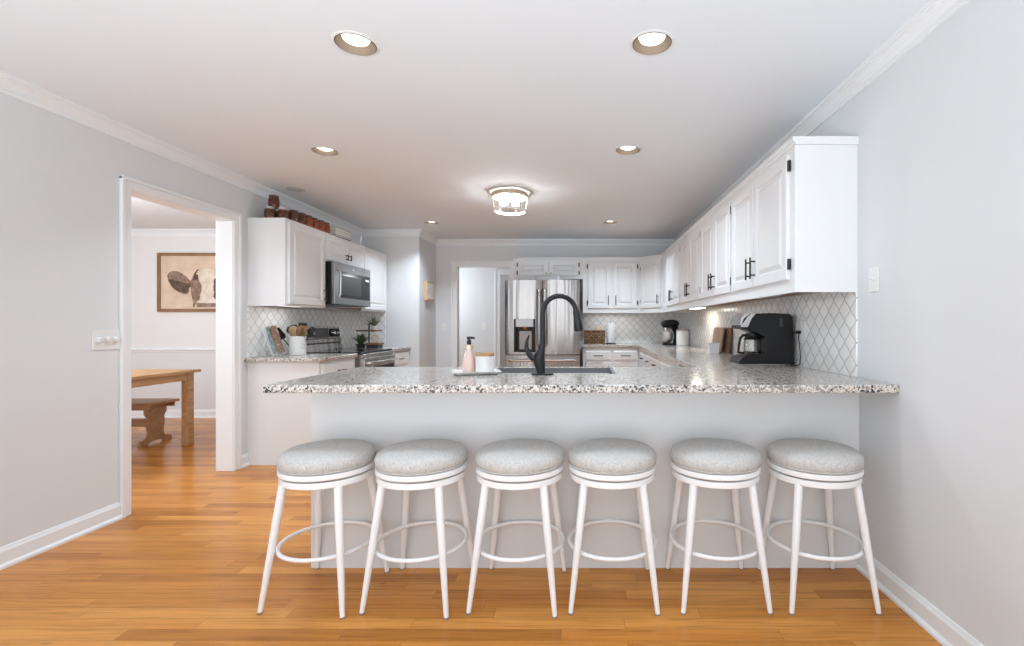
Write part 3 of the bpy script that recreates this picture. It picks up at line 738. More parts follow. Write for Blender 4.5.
for d, x in ((dl, sp-.030), (dr_, FW-sp+.030)):
    bm = tube(bmesh.new(), [(x, -.010, .93), (x, -.042, .955), (x, -.045, 1.0), (x, -.045, 1.58), (x, -.042, 1.625), (x, -.010, 1.65)], .0125, 12)
    obj('handle', bm, M['steel_s'], d, smooth=True)
fd = obj('freezer_drawer', curved(0, FW, .45, .822), M['steel'], t, smooth=True)
obj('handle', tube(bmesh.new(), [(.045, -.005, .762), (.06, -.045, .762), (.09, -.056, .762), (FW-.09, -.056, .762), (FW-.06, -.045, .762), (FW-.045, -.005, .762)], .016, 12), M['steel_s'], fd, smooth=True)
fd = obj('freezer_drawer', curved(0, FW, .06, .44), M['steel'], t, smooth=True)
obj('handle', tube(bmesh.new(), [(.045, -.005, .38), (.06, -.045, .38), (FW-.06, -.045, .38), (FW-.045, -.005, .38)], .016, 12), M['steel_s'], fd, smooth=True)
# dispenser niche in the left door
bm = bmesh.new(); box(bm, hx0+.001, hx1-.001, .050, .0605, hz0+.001, hz1-.001); box(bm, hx0+.001, hx0+.022, -.012, .05, hz0+.001, hz1-.001); box(bm, hx1-.022, hx1-.001, -.020, .05, hz0+.001, hz1-.001); box(bm, hx0+.022, hx1-.022, -.014, .05, hz0+.001, hz0+.02)
dp = obj('dispenser', bm, M['plastic'], dl, bevel=.003)
bm = bmesh.new(); box(bm, hx0+.0225, hx1-.0225, -.027, .049, hz1-.10, hz1-.002); lathe(bm, [(0, -.135), (.03, -.135), (.045, -.10), (0, -.10)], 20, ((hx0+hx1)/2, .01, hz1))
obj('dispenser_panel', bm, M['steel_d'], dl, bevel=.003)
bm = bx(hx0+.06, hx1-.05, .03, .049, hz0+.03, hz1-.15)
obj('dispenser_paddle', bm, M['grey_pl'], dl, bevel=.004)
bm = bmesh.new(); prism(bm, rrect(.155, .05, .03), 0, .064, 'xy')
o = obj('shallow_tray', bm, M['grey_pl'], loc=(-.44, 6.10, FZ-.0095+.001), bevel=.006); tag(o, 'low grey tray lying on top of the stainless refrigerator', 'tray')

# ------------------------------------------------------------------ microwave (faces +X; local x runs away from the camera)
t = empty('microwave', 'stainless over-the-range microwave under the short cabinet on the left wall', 'microwave', (-2.475, 4.738, 1.402), PI/2)
w, h = .798, .425
obj('body', bx(0, w, .0, .380, 0, h), M['plastic'], t, bevel=.003)
dw = .632
d = obj('door', bx(0, dw, -.035, -.0005, .004, h), M['steel_d'], t, bevel=.004)
obj('window', bx(.085, dw-.006, -.0375, -.0352, .072, h-.085), M['glass_black'], d, bevel=.001)
obj('window_screen', bx(.125, dw-.07, -.0382, -.0377, .105, h-.125), M['glass_smoke'], d)
obj('handle', tube(bmesh.new(), [(.05, -.034, .07), (.05, -.062, .085), (.05, -.066, .12), (.05, -.066, h-.125), (.05, -.062, h-.09), (.05, -.034, h-.075)], .010, 10), M['steel_s'], d, smooth=True)
cp = obj('control_panel', bx(dw+.001, w, -.035, -.0005, .004, h), M['steel_d'], t, bevel=.004)
obj('keypad', bx(dw+.003, w-.02, -.0375, -.0352, .072, h-.085), M['glass_black'], cp)
obj('display', bx(dw+.03, w-.045, -.0382, -.0377, h-.145, h-.12), M['white_pl'], cp)
o = obj('badge', bx(.37, .40, -.0365, -.0352, h-.052, h-.035), M['white_pl'], d)

# ------------------------------------------------------------------ range
t = empty('kitchen_range', 'stainless steel electric range with black glass top below the microwave', 'range', (-2.2, 4.752, 0), PI/2)
w = .782
obj('body', bx(0, w, 0, .62, .02, .905), M['steel_d'], t)
ct = obj('cooktop', bx(-.0, w, -.012, .56, .9055, .926), M['glass_black'], t, bevel=.004)
for bxx, byy, rr in ((.21, .15, .10), (.58, .15, .085), (.21, .41, .075), (.58, .41, .09)):
    obj('burner_ring', lathe(bmesh.new(), [(rr-.003, .9262), (rr, .9262), (rr, .9266), (rr-.003, .9266), (rr-.003, .9262)], 40, (bxx, byy, 0)), M['steel_d'], ct)
d = obj('oven_door', bx(.003, w-.003, -.045, -.001, .25, .865), M['steel_d'], t, bevel=.005); d.data.materials[0] = M['steel']
obj('door_window', bx(.05, w-.05, -.0475, -.0453, .36, .765), M['glass_black'], d, bevel=.001)
obj('handle', tube(bmesh.new(), [(.05, -.045, .815), (.06, -.085, .815), (.09, -.092, .815), (w-.09, -.092, .815), (w-.06, -.085, .815), (w-.05, -.045, .815)], .012, 10), M['steel_s'], d, smooth=True)
obj('storage_drawer', bx(.003, w-.003, -.04, -.001, .06, .242), M['steel_d'], t, bevel=.005)
obj('front_trim', bx(0, w, -.03, -.001, .868, .905), M['steel_s'], t, bevel=.003)
bg = obj('backguard', prism(bmesh.new(), [(.56, .9055), (.645, .9055), (.645, 1.180), (.60, 1.180), (.585, 1.055), (.575, 1.045), (.575, 1.0)], 0, w, 'yz'), M['steel'], t, bevel=.003)
obj('display', prism(bmesh.new(), [(.5825, 1.06), (.5855, 1.06), (.598, 1.165), (.595, 1.165)], .25, .53, 'yz'), M['glass_smoke'], bg)
obj('black_strip', bx(.02, w-.02, .568, .5745, .995, 1.008), M['glass_black'], bg)  # black glass strip across the backguard, below the display
obj('control_strip', prism(bmesh.new(), [(.5835, 1.066), (.5855, 1.066), (.597, 1.158), (.595, 1.158)], .545, w-.015, 'yz'), M['glass_black'], bg)
obj('control_strip', prism(bmesh.new(), [(.5835, 1.066), (.5855, 1.066), (.597, 1.158), (.595, 1.158)], .015, .235, 'yz'), M['glass_black'], bg)
for x in (.07, .175, .60, .71):
    obj('knob', lathe(bmesh.new(), [(0, -.035), (.020, -.035), (.024, -.03), (.026, 0), (0, 0)], 20, (x, .586, 1.113), axis='y'), M['steel_s'], bg, smooth=True)
# ------------------------------------------------------------------ things on the left counter
t = empty('utensil_crock', 'white ceramic crock holding black and wooden utensils beside the range', 'utensil holder', (-2.665, 4.50, ZL+.0005))
obj('crock', lathe(bmesh.new(), [(0, 0), (.066, 0), (.070, .004), (.072, .165), (.074, .170), (.072, .173), (.066, .170), (.064, .012), (0, .010)], 40), M['enamel'], t, smooth=True)
bm = bmesh.new()
for z, n_, a0 in ((.105, 9, -.75), (.075, 11, -.9)):
    for k in range(n_):
        a = -.35+a0*.5+k*.085; r = .0725
        p = Vector((r*math.cos(a), r*math.sin(a), z+.006*math.sin(k*1.9)-.002*k)); q_ = Vector((r*math.cos(a+.075), r*math.sin(a+.075), z+.006*math.sin(k*1.9+1)-.002*k))
        tube(bm, [p, q_], .0012, 5)
obj('script_lettering', bm, M['grey_lbl'], t)
def utensil(name, label, kind, m, dx, dy, L, hw, hl, rx, ry, th=.006):
    o = empty(name, label, 'utensil', (-2.665+dx, 4.50+dy, ZL+.016), 0, 'utensils in the crock'); o.rotation_euler = (rx, ry, 0)
    obj('handle', tube(bmesh.new(), [(0, 0, 0), (0, 0, L)], .0055, 8), m, o, smooth=True)
    bm = bmesh.new()
    if kind == 'spoon':
        lathe(bm, [(0, 0), (.6, .12), (.95, .4), (1, .62), (.8, .88), (.4, .98), (0, 1)], 20)
        for v in bm.verts: v.co.x *= hw/2; v.co.y *= .010; v.co.z = L-.005+v.co.z*hl; v.co.y += .012*((v.co.z-L)/hl)
        obj('bowl', bm, m, o, smooth=True)
    else:
        P = [(-.3, 0), (.3, 0), (.5, .25), (.5, 1), (-.5, 1), (-.5, .25)]
        prism(bm, [(u*hw, L-.005+v*hl) for u, v in P], -th/2, th/2, 'xz'); obj('blade', bm, m, o, bevel=.003)
utensil('spatula', 'black spatula leaning far left out of the white crock', 'flat', M['plastic'], -.02, .0, .175, .085, .115, .50, -.45)
utensil('ladle', 'black ladle head standing upright at the back of the crock', 'spoon', M['plastic'], -.01, .03, .19, .12, .09, -.05, -.30)
utensil('slotted_turner', 'black turner standing tallest in the white crock', 'flat', M['plastic'], .01, .03, .205, .08, .085, -.08, .04)
utensil('serving_spoon', 'black spoon leaning right out of the white crock', 'spoon', M['plastic'], .01, .01, .19, .065, .09, 0, .48)
utensil('wooden_spoon', 'large pale wooden spoon in the middle of the crock', 'spoon', M['utensil_wood'], -.015, -.02, .150, .085, .11, .10, -.04)
utensil('wooden_spatula', 'broad brown wooden spatula at the right of the crock', 'flat', M['frame_wood'], .02, -.01, .155, .07, .11, .05, .20)
utensil('wooden_fork', 'dark brown wooden spoon behind the pale one', 'spoon', M['board_dark'], .015, -.03, .165, .055, .09, .12, .12)

o = empty('cookbook_stand', 'white wire easel propping two cookbooks on the left worktop', 'book stand', (-2.768, 4.235, ZL+.0005))
bm = bmesh.new()
for y in (.0, .10):
    tube(bm, [(-.078, y, .003), (-.02, y, .15)], .0025, 6); tube(bm, [(-.045, y, .215), (.035, y, .018), (.075, y, .018), (.078, y, .034)], .0025, 6); tube(bm, [(.035, y, .018), (.05, y, .0026)], .0025, 6); tube(bm, [(-.02, y, .15), (-.016, y, .146)], .0025, 6)
tube(bm, [(.078, 0, .034), (.078, .10, .034)], .0025, 6); tube(bm, [(-.078, 0, .003), (-.078, .10, .003)], .0025, 6); tube(bm, [(-.045, 0, .215), (-.045, .10, .215)], .0025, 6)
obj('wire_frame', bm, M['enamel'], o, smooth=True)
def book(name, label, m, base, th, L, dep, lean, group='cookbooks on the wire stand'):
    o = empty(name, label, 'book', base, 0, group); o.rotation_euler = (0, lean, 0)
    bm = bmesh.new(); box(bm, 0, .002, 0, dep, 0, L); box(bm, th-.002, th, 0, dep, 0, L); box(bm, .002, th-.002, 0, .003, 0, L)
    obj('cover', bm, m, o); obj('pages', bx(.0021, th-.0021, .0031, dep-.003, .003, L-.003), M['pages'], o)
lean = -math.atan2(.120, .197)
book('cookbook', 'teal patterned cookbook leaning on the wire stand, nearer the wall', M['teal'], (-2.727, 4.25, ZL+.026), .028, .245, .05, lean*.62)
book('cookbook', 'brown food-photo cookbook leaning in front of the teal one', M['collage'], (-2.694, 4.25, ZL+.026), .036, .25, .055, lean*.62)

# two-tier shelf with plants
SX, SY = -2.60, 5.86
t = empty('tiered_shelf', 'small two-tier wooden shelf stand with black post in the corner beyond the range', 'shelf', (SX, SY, ZL+.0005))
obj('shelf_board', bx(-.13, .13, -.075, .075, .200, .218), M['board_dark'], t, bevel=.003)
obj('shelf_board', bx(-.0, .15, -.085, .085, .040, .062), M['board_dark'], t, bevel=.003)
bm = tube(bmesh.new(), [(0, .0, .0), (0, .0, .29)], .008, 10); tube(bm, [(-.02, 0, .29), (.02, 0, .29)], .006, 8)
obj('post', bm, M['black'], t)
bm = bmesh.new(); box(bm, -.005, .14, -.07, .07, 0, .0395); obj('base', bm, M['black'], t, bevel=.004)
def tuft(n, r, hgt, seed, leafw=.006, droop=.5):
    rnd = random.Random(seed); bm = bmesh.new()
    for k in range(n):
        a = rnd.uniform(0, 2*PI); l = rnd.uniform(.5, 1); tilt = rnd.uniform(.1, 1.0)
        d = Vector((math.cos(a), math.sin(a), 0)); s = Vector((-d.y, d.x, 0))*leafw*rnd.uniform(.6, 1.2)
        p0 = d*r*.15*rnd.random(); pts = []
        for f in (0, .35, .7, 1):
            pts.append(p0+d*(r*l*tilt*f)+Vector((0, 0, hgt*l*(f-droop*f*f*tilt))))
        prev = None
        for i, (p, wv) in enumerate(zip(pts, (.4, 1, .8, .05))):
            cur = (bm.verts.new(p-s*wv), bm.verts.new(p+s*wv+Vector((0, 0, .001))))
            if prev: bm.faces.new((prev[0], prev[1], cur[1], cur[0]))
            prev = cur
    return bm
def plant(label, loc, potm, pr, ph, n, r, hgt, seed, lm, leafw=.006):
    t = empty('potted_plant', label, 'plant', loc)
    obj('pot', lathe(bmesh.new(), [(0, 0), (pr*.75, 0), (pr, ph), (pr*.9, ph), (pr*.85, ph*.85), (0, ph*.85)], 24), potm, t, smooth=True)
    b = tuft(n, r, hgt, seed, leafw)
    for v in b.verts: v.co.z += ph*.85
    obj('foliage', b, lm, t)
plant('bushy dark green plant in a dark bowl at the left foot of the tiered shelf', (SX-.085, SY-.03, ZL+.0005), M['black'], .060, .05, 150, .15, .17, 3, M['leaf'], .006)
plant('small green plant in a white pot on the upper board of the tiered shelf', (SX+.065, SY, ZL+.219), M['ceramic'], .042, .05, 90, .13, .15, 5, M['leaf_g'], .005)
o = empty('round_plaque', 'small round white plaque standing on the lower board of the tiered shelf', 'decoration', (SX+.085, SY-.02, ZL+.063))
obj('disc', lathe(bmesh.new(), [(0, 0), (.045, 0), (.045, .012), (0, .012)], 32, (0, 0, .0455), axis='y'), M['ceramic'], o, smooth=True)
obj('rim', torus(bmesh.new(), .045, .004, 0, 40), M['wood_light'], o, smooth=True, loc=(0, -.001, .0495)).rotation_euler = (PI/2, 0, 0)

# jars and books on top of the left wall cabinets
def make_jar(jm, lm):
    t = empty('preserve_jar', 'x', 'jar')
    obj('glass_jar', lathe(bmesh.new(), [(0, 0), (.036, 0), (.041, .006), (.043, .03), (.043, .075), (.038, .088), (.034, .093), (0, .093)], 24), jm, t, smooth=True)
    obj('lid', lathe(bmesh.new(), [(0, .0935), (.0375, .0935), (.0375, .110), (.035, .112), (0, .112)], 24), lm, t, smooth=True)
    return t
ZT2 = ZL1+.0005
j0 = make_jar(M['jam_dark'], M['lid_metal']); j1 = make_jar(M['jam_dark'], M['lid_dark']); j2 = make_jar(M['jam_red'], M['lid_dark'])
jars = [(j0, -2.722, 4.185, 0, 'dark brown preserve jar with silver lid, leftmost of the bottom row on the cabinet'),
        (j0, -2.722, 4.29, 0, 'dark preserve jar behind the leftmost one, under the upper jar'),
        (j1, -2.722, 4.24, 1, 'dark preserve jar stacked on top of the leftmost jars, highest of all'),
        (j0, -2.630, 4.225, 0, 'dark preserve jar with silver lid at the front corner of the cabinet top'),
        (j1, -2.600, 4.325, 0, 'dark-lidded brown preserve jar, next after the silver-lidded pair'),
        (j1, -2.590, 4.425, 0, 'dark-lidded brown preserve jar, last brown one before the red jars'),
        (j2, -2.585, 4.525, 0, 'orange-red preserve jar, first of the four red jars'),
        (j2, -2.590, 4.635, 0, 'orange-red preserve jar, second of the four red jars'),
        (j2, -2.585, 4.735, 0, 'orange-red preserve jar, third of the four red jars'),
        (j2, -2.585, 4.835, 0, 'orange-red preserve jar, last of the four red jars, next to the books')]
used = set()
for p, x, y, k, l in jars:
    o = p if p not in used else dup(p)
    used.add(p); o.location = (x, y, ZT2+k*.1126); tag(o, l, 'jar', 'preserve jars on top of the left cabinets')
def flat_book(label, loc, rz, L, Wd, th, m):
    t = empty('book', label, 'book', loc, rz, 'books lying on the left cabinets')
    bm = bmesh.new(); box(bm, 0, Wd, 0, L, 0, .003); box(bm, 0, Wd, 0, L, th-.003, th); box(bm, 0, .003, 0, L, .003, th-.003)
    obj('cover', bm, m, t); obj('pages', bx(.0031, Wd-.004, .004, L-.004, .0031, th-.0031), M['pages'], t)
flat_book('thin dark book, lowest in the stack lying after the red jars', (-2.72, 4.96, ZT2), -.05, .30, .19, .018, M['plastic'])
flat_book('thick beige book lying in the middle of the stack after the red jars', (-2.715, 4.965, ZT2+.0185), -.05, .28, .175, .042, M['pages'])
flat_book('printed beige and brown book, topmost of the stack after the red jars', (-2.712, 4.97, ZT2+.061), -.05, .27, .17, .035, M['book_beige'])

# ------------------------------------------------------------------ things on the back and right counter
t = empty('wicker_basket', 'brown woven basket on the back counter beside the refrigerator', 'basket', (.17, 6.62, ZC+.0005))
bm = bmesh.new(); w_, d_, h_ = .145, .10, .178; q = .010
box(bm, -w_, w_, -d_, d_, 0, q); box(bm, -w_, w_, -d_, -d_+q, q, h_); box(bm, -w_, w_, d_-q, d_, q, h_); box(bm, -w_, -w_+q, -d_+q, d_-q, q, h_); box(bm, w_-q, w_, -d_+q, d_-q, q, h_)
obj('body', bm, M['wicker'], t, bevel=.003)
bm = tube(bmesh.new(), [(-w_, -d_, h_), (w_, -d_, h_), (w_, d_, h_), (-w_, d_, h_)], .009, 8, True); obj('rim', bm, M['wicker'], t, smooth=True)
bm = lathe(bmesh.new(), [(0, 0), (.5, .05), (.9, .3), (1, .55), (.8, .85), (.4, .98), (0, 1)], 20)
for v in bm.verts: v.co.x *= .055; v.co.y *= .05; v.co.z *= .225
for v in bm.verts: v.co.x += .012*math.sin(v.co.z*30); v.co.y += .008*math.cos(v.co.x*60)
o = obj('folded_cloth', bm, M['bread'], smooth=True, loc=(.235, 6.62, ZC+.0115)); tag(o, 'tan bundle poking up from the right end of the wicker basket', 'cloth')
t = empty('paper_towel_holder', 'white paper towel roll on a dark base on the back counter', 'paper towel', (.395, 6.60, ZC+.0005))
obj('base', lathe(bmesh.new(), [(0, 0), (.075, 0), (.075, .008), (.07, .012), (0, .012)], 32), M['black'], t, smooth=True)
obj('roll', lathe(bmesh.new(), [(.018, .013), (.054, .013), (.056, .016), (.056, .283), (.054, .286), (.018, .286), (.018, .013)], 36), M['paper'], t, smooth=True)
obj('rod', tube(bmesh.new(), [(0, 0, .01), (0, 0, .30)], .006, 10), M['black'], t, smooth=True)

t = empty('stand_mixer', 'black tilt-head stand mixer with steel bowl in the back right corner', 'mixer', (1.150, 6.25, ZC+.0005), math.radians(8))
bm = bmesh.new(); prism(bm, [(.105*math.cos(a)*1.05, .10*math.sin(a)) for a in [2*PI*k/32 for k in range(32)]], 0, .022, 'xy'); obj('foot', bm, M['plastic'], t, smooth=True, bevel=.005)
bm = bmesh.new()
tube(bm, [(.080, .0, .02), (.084, 0, .10), (.080, 0, .17), (.065, 0, .215), (.045, 0, .24)], [.046, .034, .034, .044, .050], 20)
obj('column', bm, M['plastic'], t, smooth=True)
bm = bmesh.new(); tube(bm, [(-.115, 0, .262), (-.110, 0, .264), (-.09, 0, .268), (-.05, 0, .272), (.02, 0, .276), (.08, 0, .272), (.105, 0, .266), (.112, 0, .262)], [.02, .036, .046, .052, .055, .050, .034, .012], 24)
obj('head', bm, M['plastic'], t, smooth=True)
bm = lathe(bmesh.new(), [(0, .0), (.030, .0), (.030, .035), (0, .035)], 24, (-.065, 0, .190)); lathe(bm, [(0, 0), (.008, 0), (.008, .05), (0, .05)], 12, (-.065, 0, .14)); obj('beater_hub', bm, M['steel_s'], t, smooth=True)
obj('bowl', lathe(bmesh.new(), [(0, .023), (.035, .023), (.040, .032), (.062, .055), (.079, .09), (.083, .13), (.084, .175), (.087, .178), (.083, .18), (.080, .175), (.078, .10), (0, .05)], 36, (-.050, 0, 0)), M['bowl_steel'], t, smooth=True)
obj('bowl_handle', tube(bmesh.new(), [(-.125, -.03, .155), (-.160, -.04, .15), (-.165, -.04, .11), (-.125, -.03, .085)], .006, 8), M['steel_s'], t, smooth=True)
t = empty('storage_canister', 'white storage canister with clear lid between the mixer and the right wall', 'canister', (1.265, 6.03, ZC+.0005))
obj('body', lathe(bmesh.new(), [(0, 0), (.072, 0), (.078, .005), (.079, .17), (.077, .182), (0, .182)], 36), M['enamel'], t, smooth=True)
obj('lid', lathe(bmesh.new(), [(0, .1825), (.077, .1825), (.079, .187), (.079, .200), (.060, .212), (.03, .222), (.012, .225), (.012, .235), (0, .237)], 36), M['lid_metal'], t, smooth=True)
# square white pot
t = empty('square_pot', 'small square white ceramic pot in front of the cutting boards', 'pot', (1.188, 4.36, ZC+.0005))
bm = bmesh.new(); rings = []
for s_, z in ((.043, 0), (.051, .088), (.054, .089), (.054, .094), (.047, .094), (.040, .01)):
    rings.append([bm.verts.new((x, y, z)) for x, y in rrect(s_, s_, .008)])
for A, B in zip(rings, rings[1:]):
    for k in range(len(A)): bm.faces.new((A[k], A[(k+1) % len(A)], B[(k+1) % len(A)], B[k]))
bm.faces.new(rings[0][::-1]); bm.faces.new(rings[-1])
obj('body', bm, M['ceramic'], t, smooth=True)
# cutting boards leaning on the right wall
def board(label, base, L, h, th, m, lean, r=.05):
    bm = bmesh.new(); P = []
    for cx, cz, s in ((L-r, h-r, 0), (r, h-r, 1)):
        for k in range(8): an = PI/2*(s+k/7); P.append((cx+r*math.cos(an), cz+r*math.sin(an)))
    P += [(0, 0), (L, 0)]
    prism(bm, P, 0, th, 'yz')
    o = obj('cutting_board', bm, m, bevel=.004, loc=base); o.rotation_euler = (0, lean, 0); tag(o, label, 'cutting board', 'cutting boards leaning on the right wall')
board('dark walnut cutting board leaning against the right wall tiles', (1.308, 4.31, ZC+.005), .34, .235, .020, M['board_dark'], math.radians(7.5))
board('pale pinkish wooden cutting board leaning in front of the dark one', (1.272, 4.42, ZC+.005), .32, .235, .018, M['board_light'], math.radians(7.5), .03)

# coffee maker, side towards the camera
YC = 3.03
def cm(px, py, Y=YC): return ((700+px/8.5-582)*Y/480, 1.197-((290+py/8.5)-325)*Y/480)
t = empty('coffee_maker', 'black and silver drip coffee maker with glass carafe on the right counter', 'coffee maker', (0, 0, 0))
P = [cm(*p) for p in [(348, 330), (350, 300), (362, 240), (380, 212), (410, 202), (600, 196), (760, 202), (788, 225), (798, 400), (802, 631), (335, 631), (335, 608), (362, 575), (450, 545), (553, 540), (553, 400), (500, 370), (415, 335)]]
P = [(x, max(z, ZC+.0008)) for x, z in P]
obj('body', prism(bmesh.new(), P, YC, YC+.20, 'xz'), M['plastic'], t, bevel=.005)
P = [cm(*p) for p in [(478, 196), (440, 196), (405, 225), (352, 300), (350, 316), (405, 316), (440, 240)]]
obj('trim_band', prism(bmesh.new(), P, YC-.004, YC+.204, 'xz'), M['steel_s'], t, bevel=.002)
P = [cm(*p) for p in [(425, 190), (395, 195), (350, 240), (342, 300), (352, 302), (372, 245), (430, 200)]]
obj('control_panel', prism(bmesh.new(), P, YC-.002, YC+.202, 'xz'), M['steel_s'], t, bevel=.002)
cx_, cz_ = cm(455, 540, YC+.1); r_ = .058
cz_ -= .0
car = obj('carafe', lathe(bmesh.new(), [(0, .002), (.050, .002), (r_, .012), (r_, .06), (.050, .095), (.040, .112), (.038, .112), (.047, .094), (r_-.003, .059), (r_-.003, .013), (0, .005)], 32, (cx_-.008, YC+.10, cz_+.003)), M['glass'], t, smooth=True)
obj('carafe_lid', lathe(bmesh.new(), [(0, .1125), (.043, .1125), (.043, .130), (0, .134)], 24, (cx_-.008, YC+.10, cz_+.003)), M['plastic'], car, smooth=True)
obj('carafe_band', lathe(bmesh.new(), [(.0515, .088), (.056, .088), (.045, .1118), (.0412, .1118), (.0515, .088)], 24, (cx_-.008, YC+.10, cz_+.003)), M['plastic'], car, smooth=True)
pts = [cm(*p, YC+.1) for p in [(405, 385), (365, 385), (342, 410), (330, 470), (326, 530), (375, 535)]]
obj('carafe_handle', tube(bmesh.new(), [(x, YC+.10, z) for x, z in pts], [.009, .009, .0085, .0085, .0085, .008], 10), M['plastic'], car, smooth=True)
obj('reservoir_window', bx(*(lambda a, b: (a[0], b[0], YC-.0015, YC-.0002, b[1], a[1]))(cm(675, 240), cm(702, 312))), M['glass_smoke'], t)
obj('power_cord', tube(bmesh.new(), [(1.330, YC+.02, 1.14), (1.340, 3.00, 1.150), (1.352, 2.985, 1.150)], .004, 8), M['plastic'], t, smooth=True)
obj('power_cord', tube(bmesh.new(), [(1.352, 2.99, 1.148), (1.347, 2.985, 1.12), (1.349, 2.975, 1.06), (1.352, 2.97, 1.0), (1.350, 2.975, .955), (1.345, 3.0, .943), (1.335, 3.06, .943)], .003, 8), M['plastic'], t, smooth=True)
obj('plug', bx(1.330, 1.3605-.004, 2.962, 2.988, 1.142, 1.162), M['plastic'], t, bevel=.003)

# wall plates
def plate(name, label, cat, loc, rz, w, h, kind, n=1):
    t = empty(name, label, cat, loc, rz)
    obj('cover_plate', bx(-w/2, w/2, -.006, -.0005, -h/2, h/2), M['white_pl'], t, bevel=.002)
    for k in range(n):
        x = (k-(n-1)/2)*.048
        if kind == 'dimmer': obj('knob', lathe(bmesh.new(), [(0, -.026), (.013, -.026), (.016, -.022), (.0165, -.0065), (0, -.0065)], 20, (x, 0, 0), axis='y'), M['white_pl'], t, smooth=True)
        elif kind == 'toggle': obj('toggle', prism(bmesh.new(), [(-.0065, -.006), (-.020, .004), (-.020, .010), (-.0065, .006)], x-.004, x+.004, 'yz'), M['white_pl'], t)
        elif kind == 'rocker': obj('rocker', bx(x-.016, x+.016, -.010, -.0063, -.033, .033), M['white_pl'], t, bevel=.002)
        else:
            for s in (-1, 1):
                obj('receptacle', bx(x-.016, x+.016, -.009, -.0063, s*.02-.014, s*.02+.014), M['white_pl'], t, bevel=.004)
plate('light_switch', 'white plate with three round dimmer knobs left of the dining room opening', 'light switch', (XL+.0005, 2.885, 1.108), PI/2, .175, .118, 'dimmer', 3)
plate('light_switch', 'single toggle switch plate on the right wall beside the big cabinet end', 'light switch', (XR-.0005, 2.248, 1.411), -PI/2, .075, .118, 'toggle', 1)
plate('light_switch', 'white switch plate on the wall left of the hall opening', 'light switch', (-1.985, YB-.0005, 1.165), 0, .078, .118, 'toggle', 1)
plate('light_switch', 'white rocker switch plate on the hall wall seen through the opening', 'light switch', (-1.63, 8.0-.0005, 1.18), 0, .075, .118, 'rocker', 1)
plate('electric_outlet', 'white outlet plate on the tiles right of the coffee maker', 'outlet', (XR-.0095, 2.95, 1.165), -PI/2, .075, .118, 'outlet', 1)
# wooden framed box on the alcove side wall, facing +X
t = empty('wall_plaque', 'small wood-framed white plaque on the wall left of the hall opening', 'wall decoration', (XN+.0005, 6.42, 1.535), PI/2)
bm = bmesh.new(); w_, h_ = .30, .25
box(bm, 0, .014, -.038, -.0005, 0, h_); box(bm, w_-.014, w_, -.038, -.0005, 0, h_); box(bm, .014, w_-.014, -.038, -.0005, 0, .014); box(bm, .014, w_-.014, -.038, -.0005, h_-.014, h_)
obj('frame', bm, M['wood_light'], t); bm = bmesh.new()
for k in range(7): box(bm, .015, w_-.015, -.034+.002*(k % 2), -.002, .015+k*.0315, .015+(k+1)*.0315-.002)
obj('slatted_face', bm, M['enamel'], t)

# ------------------------------------------------------------------ ceiling fixtures
def make_down():
    t = empty('recessed_light', 'x', 'ceiling light')
    obj('trim_ring', lathe(bmesh.new(), [(.0845, -.0005), (.098, -.0005), (.098, -.002), (.095, -.004), (.0865, -.004), (.0845, -.0005)], 48), M['white_pl'], t, smooth=True)
    obj('can', lathe(bmesh.new(), [(.0815, -.0045), (.0840, -.0045), (.0835, .118), (0, .118), (0, .116), (.0815, .116), (.0815, -.0045)], 48), M['can'], t, smooth=True)
    obj('bulb', lathe(bmesh.new(), [(0, .006), (.034, .009), (.054, .019), (.062, .036), (.056, .060), (.03, .10), (.02, .1155), (0, .1155)], 32), M['bulb'], t, smooth=True)
    return t
lab = ['largest, at upper left above the second stool', 'largest, at upper right', 'middle row, left, in front of the jars', 'middle row, right', 'back row, left, near the alcove wall', 'back row, right, above the back cabinets']
d0 = make_down()
for i, (x, y) in enumerate(LAMPS):
    o = d0 if i == 0 else dup(d0)
    o.location = (x, y, H); tag(o, 'round recessed ceiling light, '+lab[i], 'ceiling light', 'recessed ceiling lights')
    l = area('recessed_lamp_light', (x, y, H+.005), (0, 0, 0), .10, .10, 3 if i < 2 else (10.5 if i < 4 else 14), (.78, .89, 1)); l.data.shape = 'DISK'; l.data.spread = math.radians(125)
t = empty('flush_ceiling_lamp', 'round wire-cage flush ceiling lamp with glowing bulbs in the middle of the kitchen', 'ceiling lamp', (-.667, 4.45, H))
obj('ceiling_disc', lathe(bmesh.new(), [(0, -.0005), (.205, -.0005), (.205, -.006), (.20, -.009), (0, -.009)], 56), M['brass'], t, smooth=True).data.materials[0] = M['disc_grey']  # thin grey disc on the ceiling, wider than the canopy
obj('canopy', lathe(bmesh.new(), [(0, -.0095), (.15, -.0095), (.15, -.018), (.145, -.022), (0, -.022)], 48), M['brass'], t, smooth=True)
obj('upper_band', lathe(bmesh.new(), [(.166, -.022), (.170, -.022), (.168, -.055), (.164, -.055), (.166, -.022)], 56), M['brass'], t, smooth=True)
obj('lower_band', lathe(bmesh.new(), [(.142, -.160), (.146, -.160), (.144, -.184), (.140, -.184), (.142, -.160)], 56), M['enamel'], t, smooth=True)
bm = bmesh.new()
for k in range(6):
    a = 2*PI*k/6+.3; tube(bm, [(.168*math.cos(a), .168*math.sin(a), -.03), (.144*math.cos(a), .144*math.sin(a), -.165)], .0025, 6)
for k in range(3):
    a = 2*PI*k/3+.1; tube(bm, [(.148*math.cos(a), .148*math.sin(a), -.012), (.166*math.cos(a), .166*math.sin(a), -.035)], .003, 6)
obj('cage_rods', bm, M['brass'], t)
for sx in (-1, 1):
    obj('bulb', lathe(bmesh.new(), [(0, -.145), (.022, -.140), (.034, -.115), (.030, -.085), (.016, -.05), (.015, -.0225), (0, -.0225)], 24, (sx*.05, sx*.02, 0)), M['bulb_warm'], t, smooth=True)
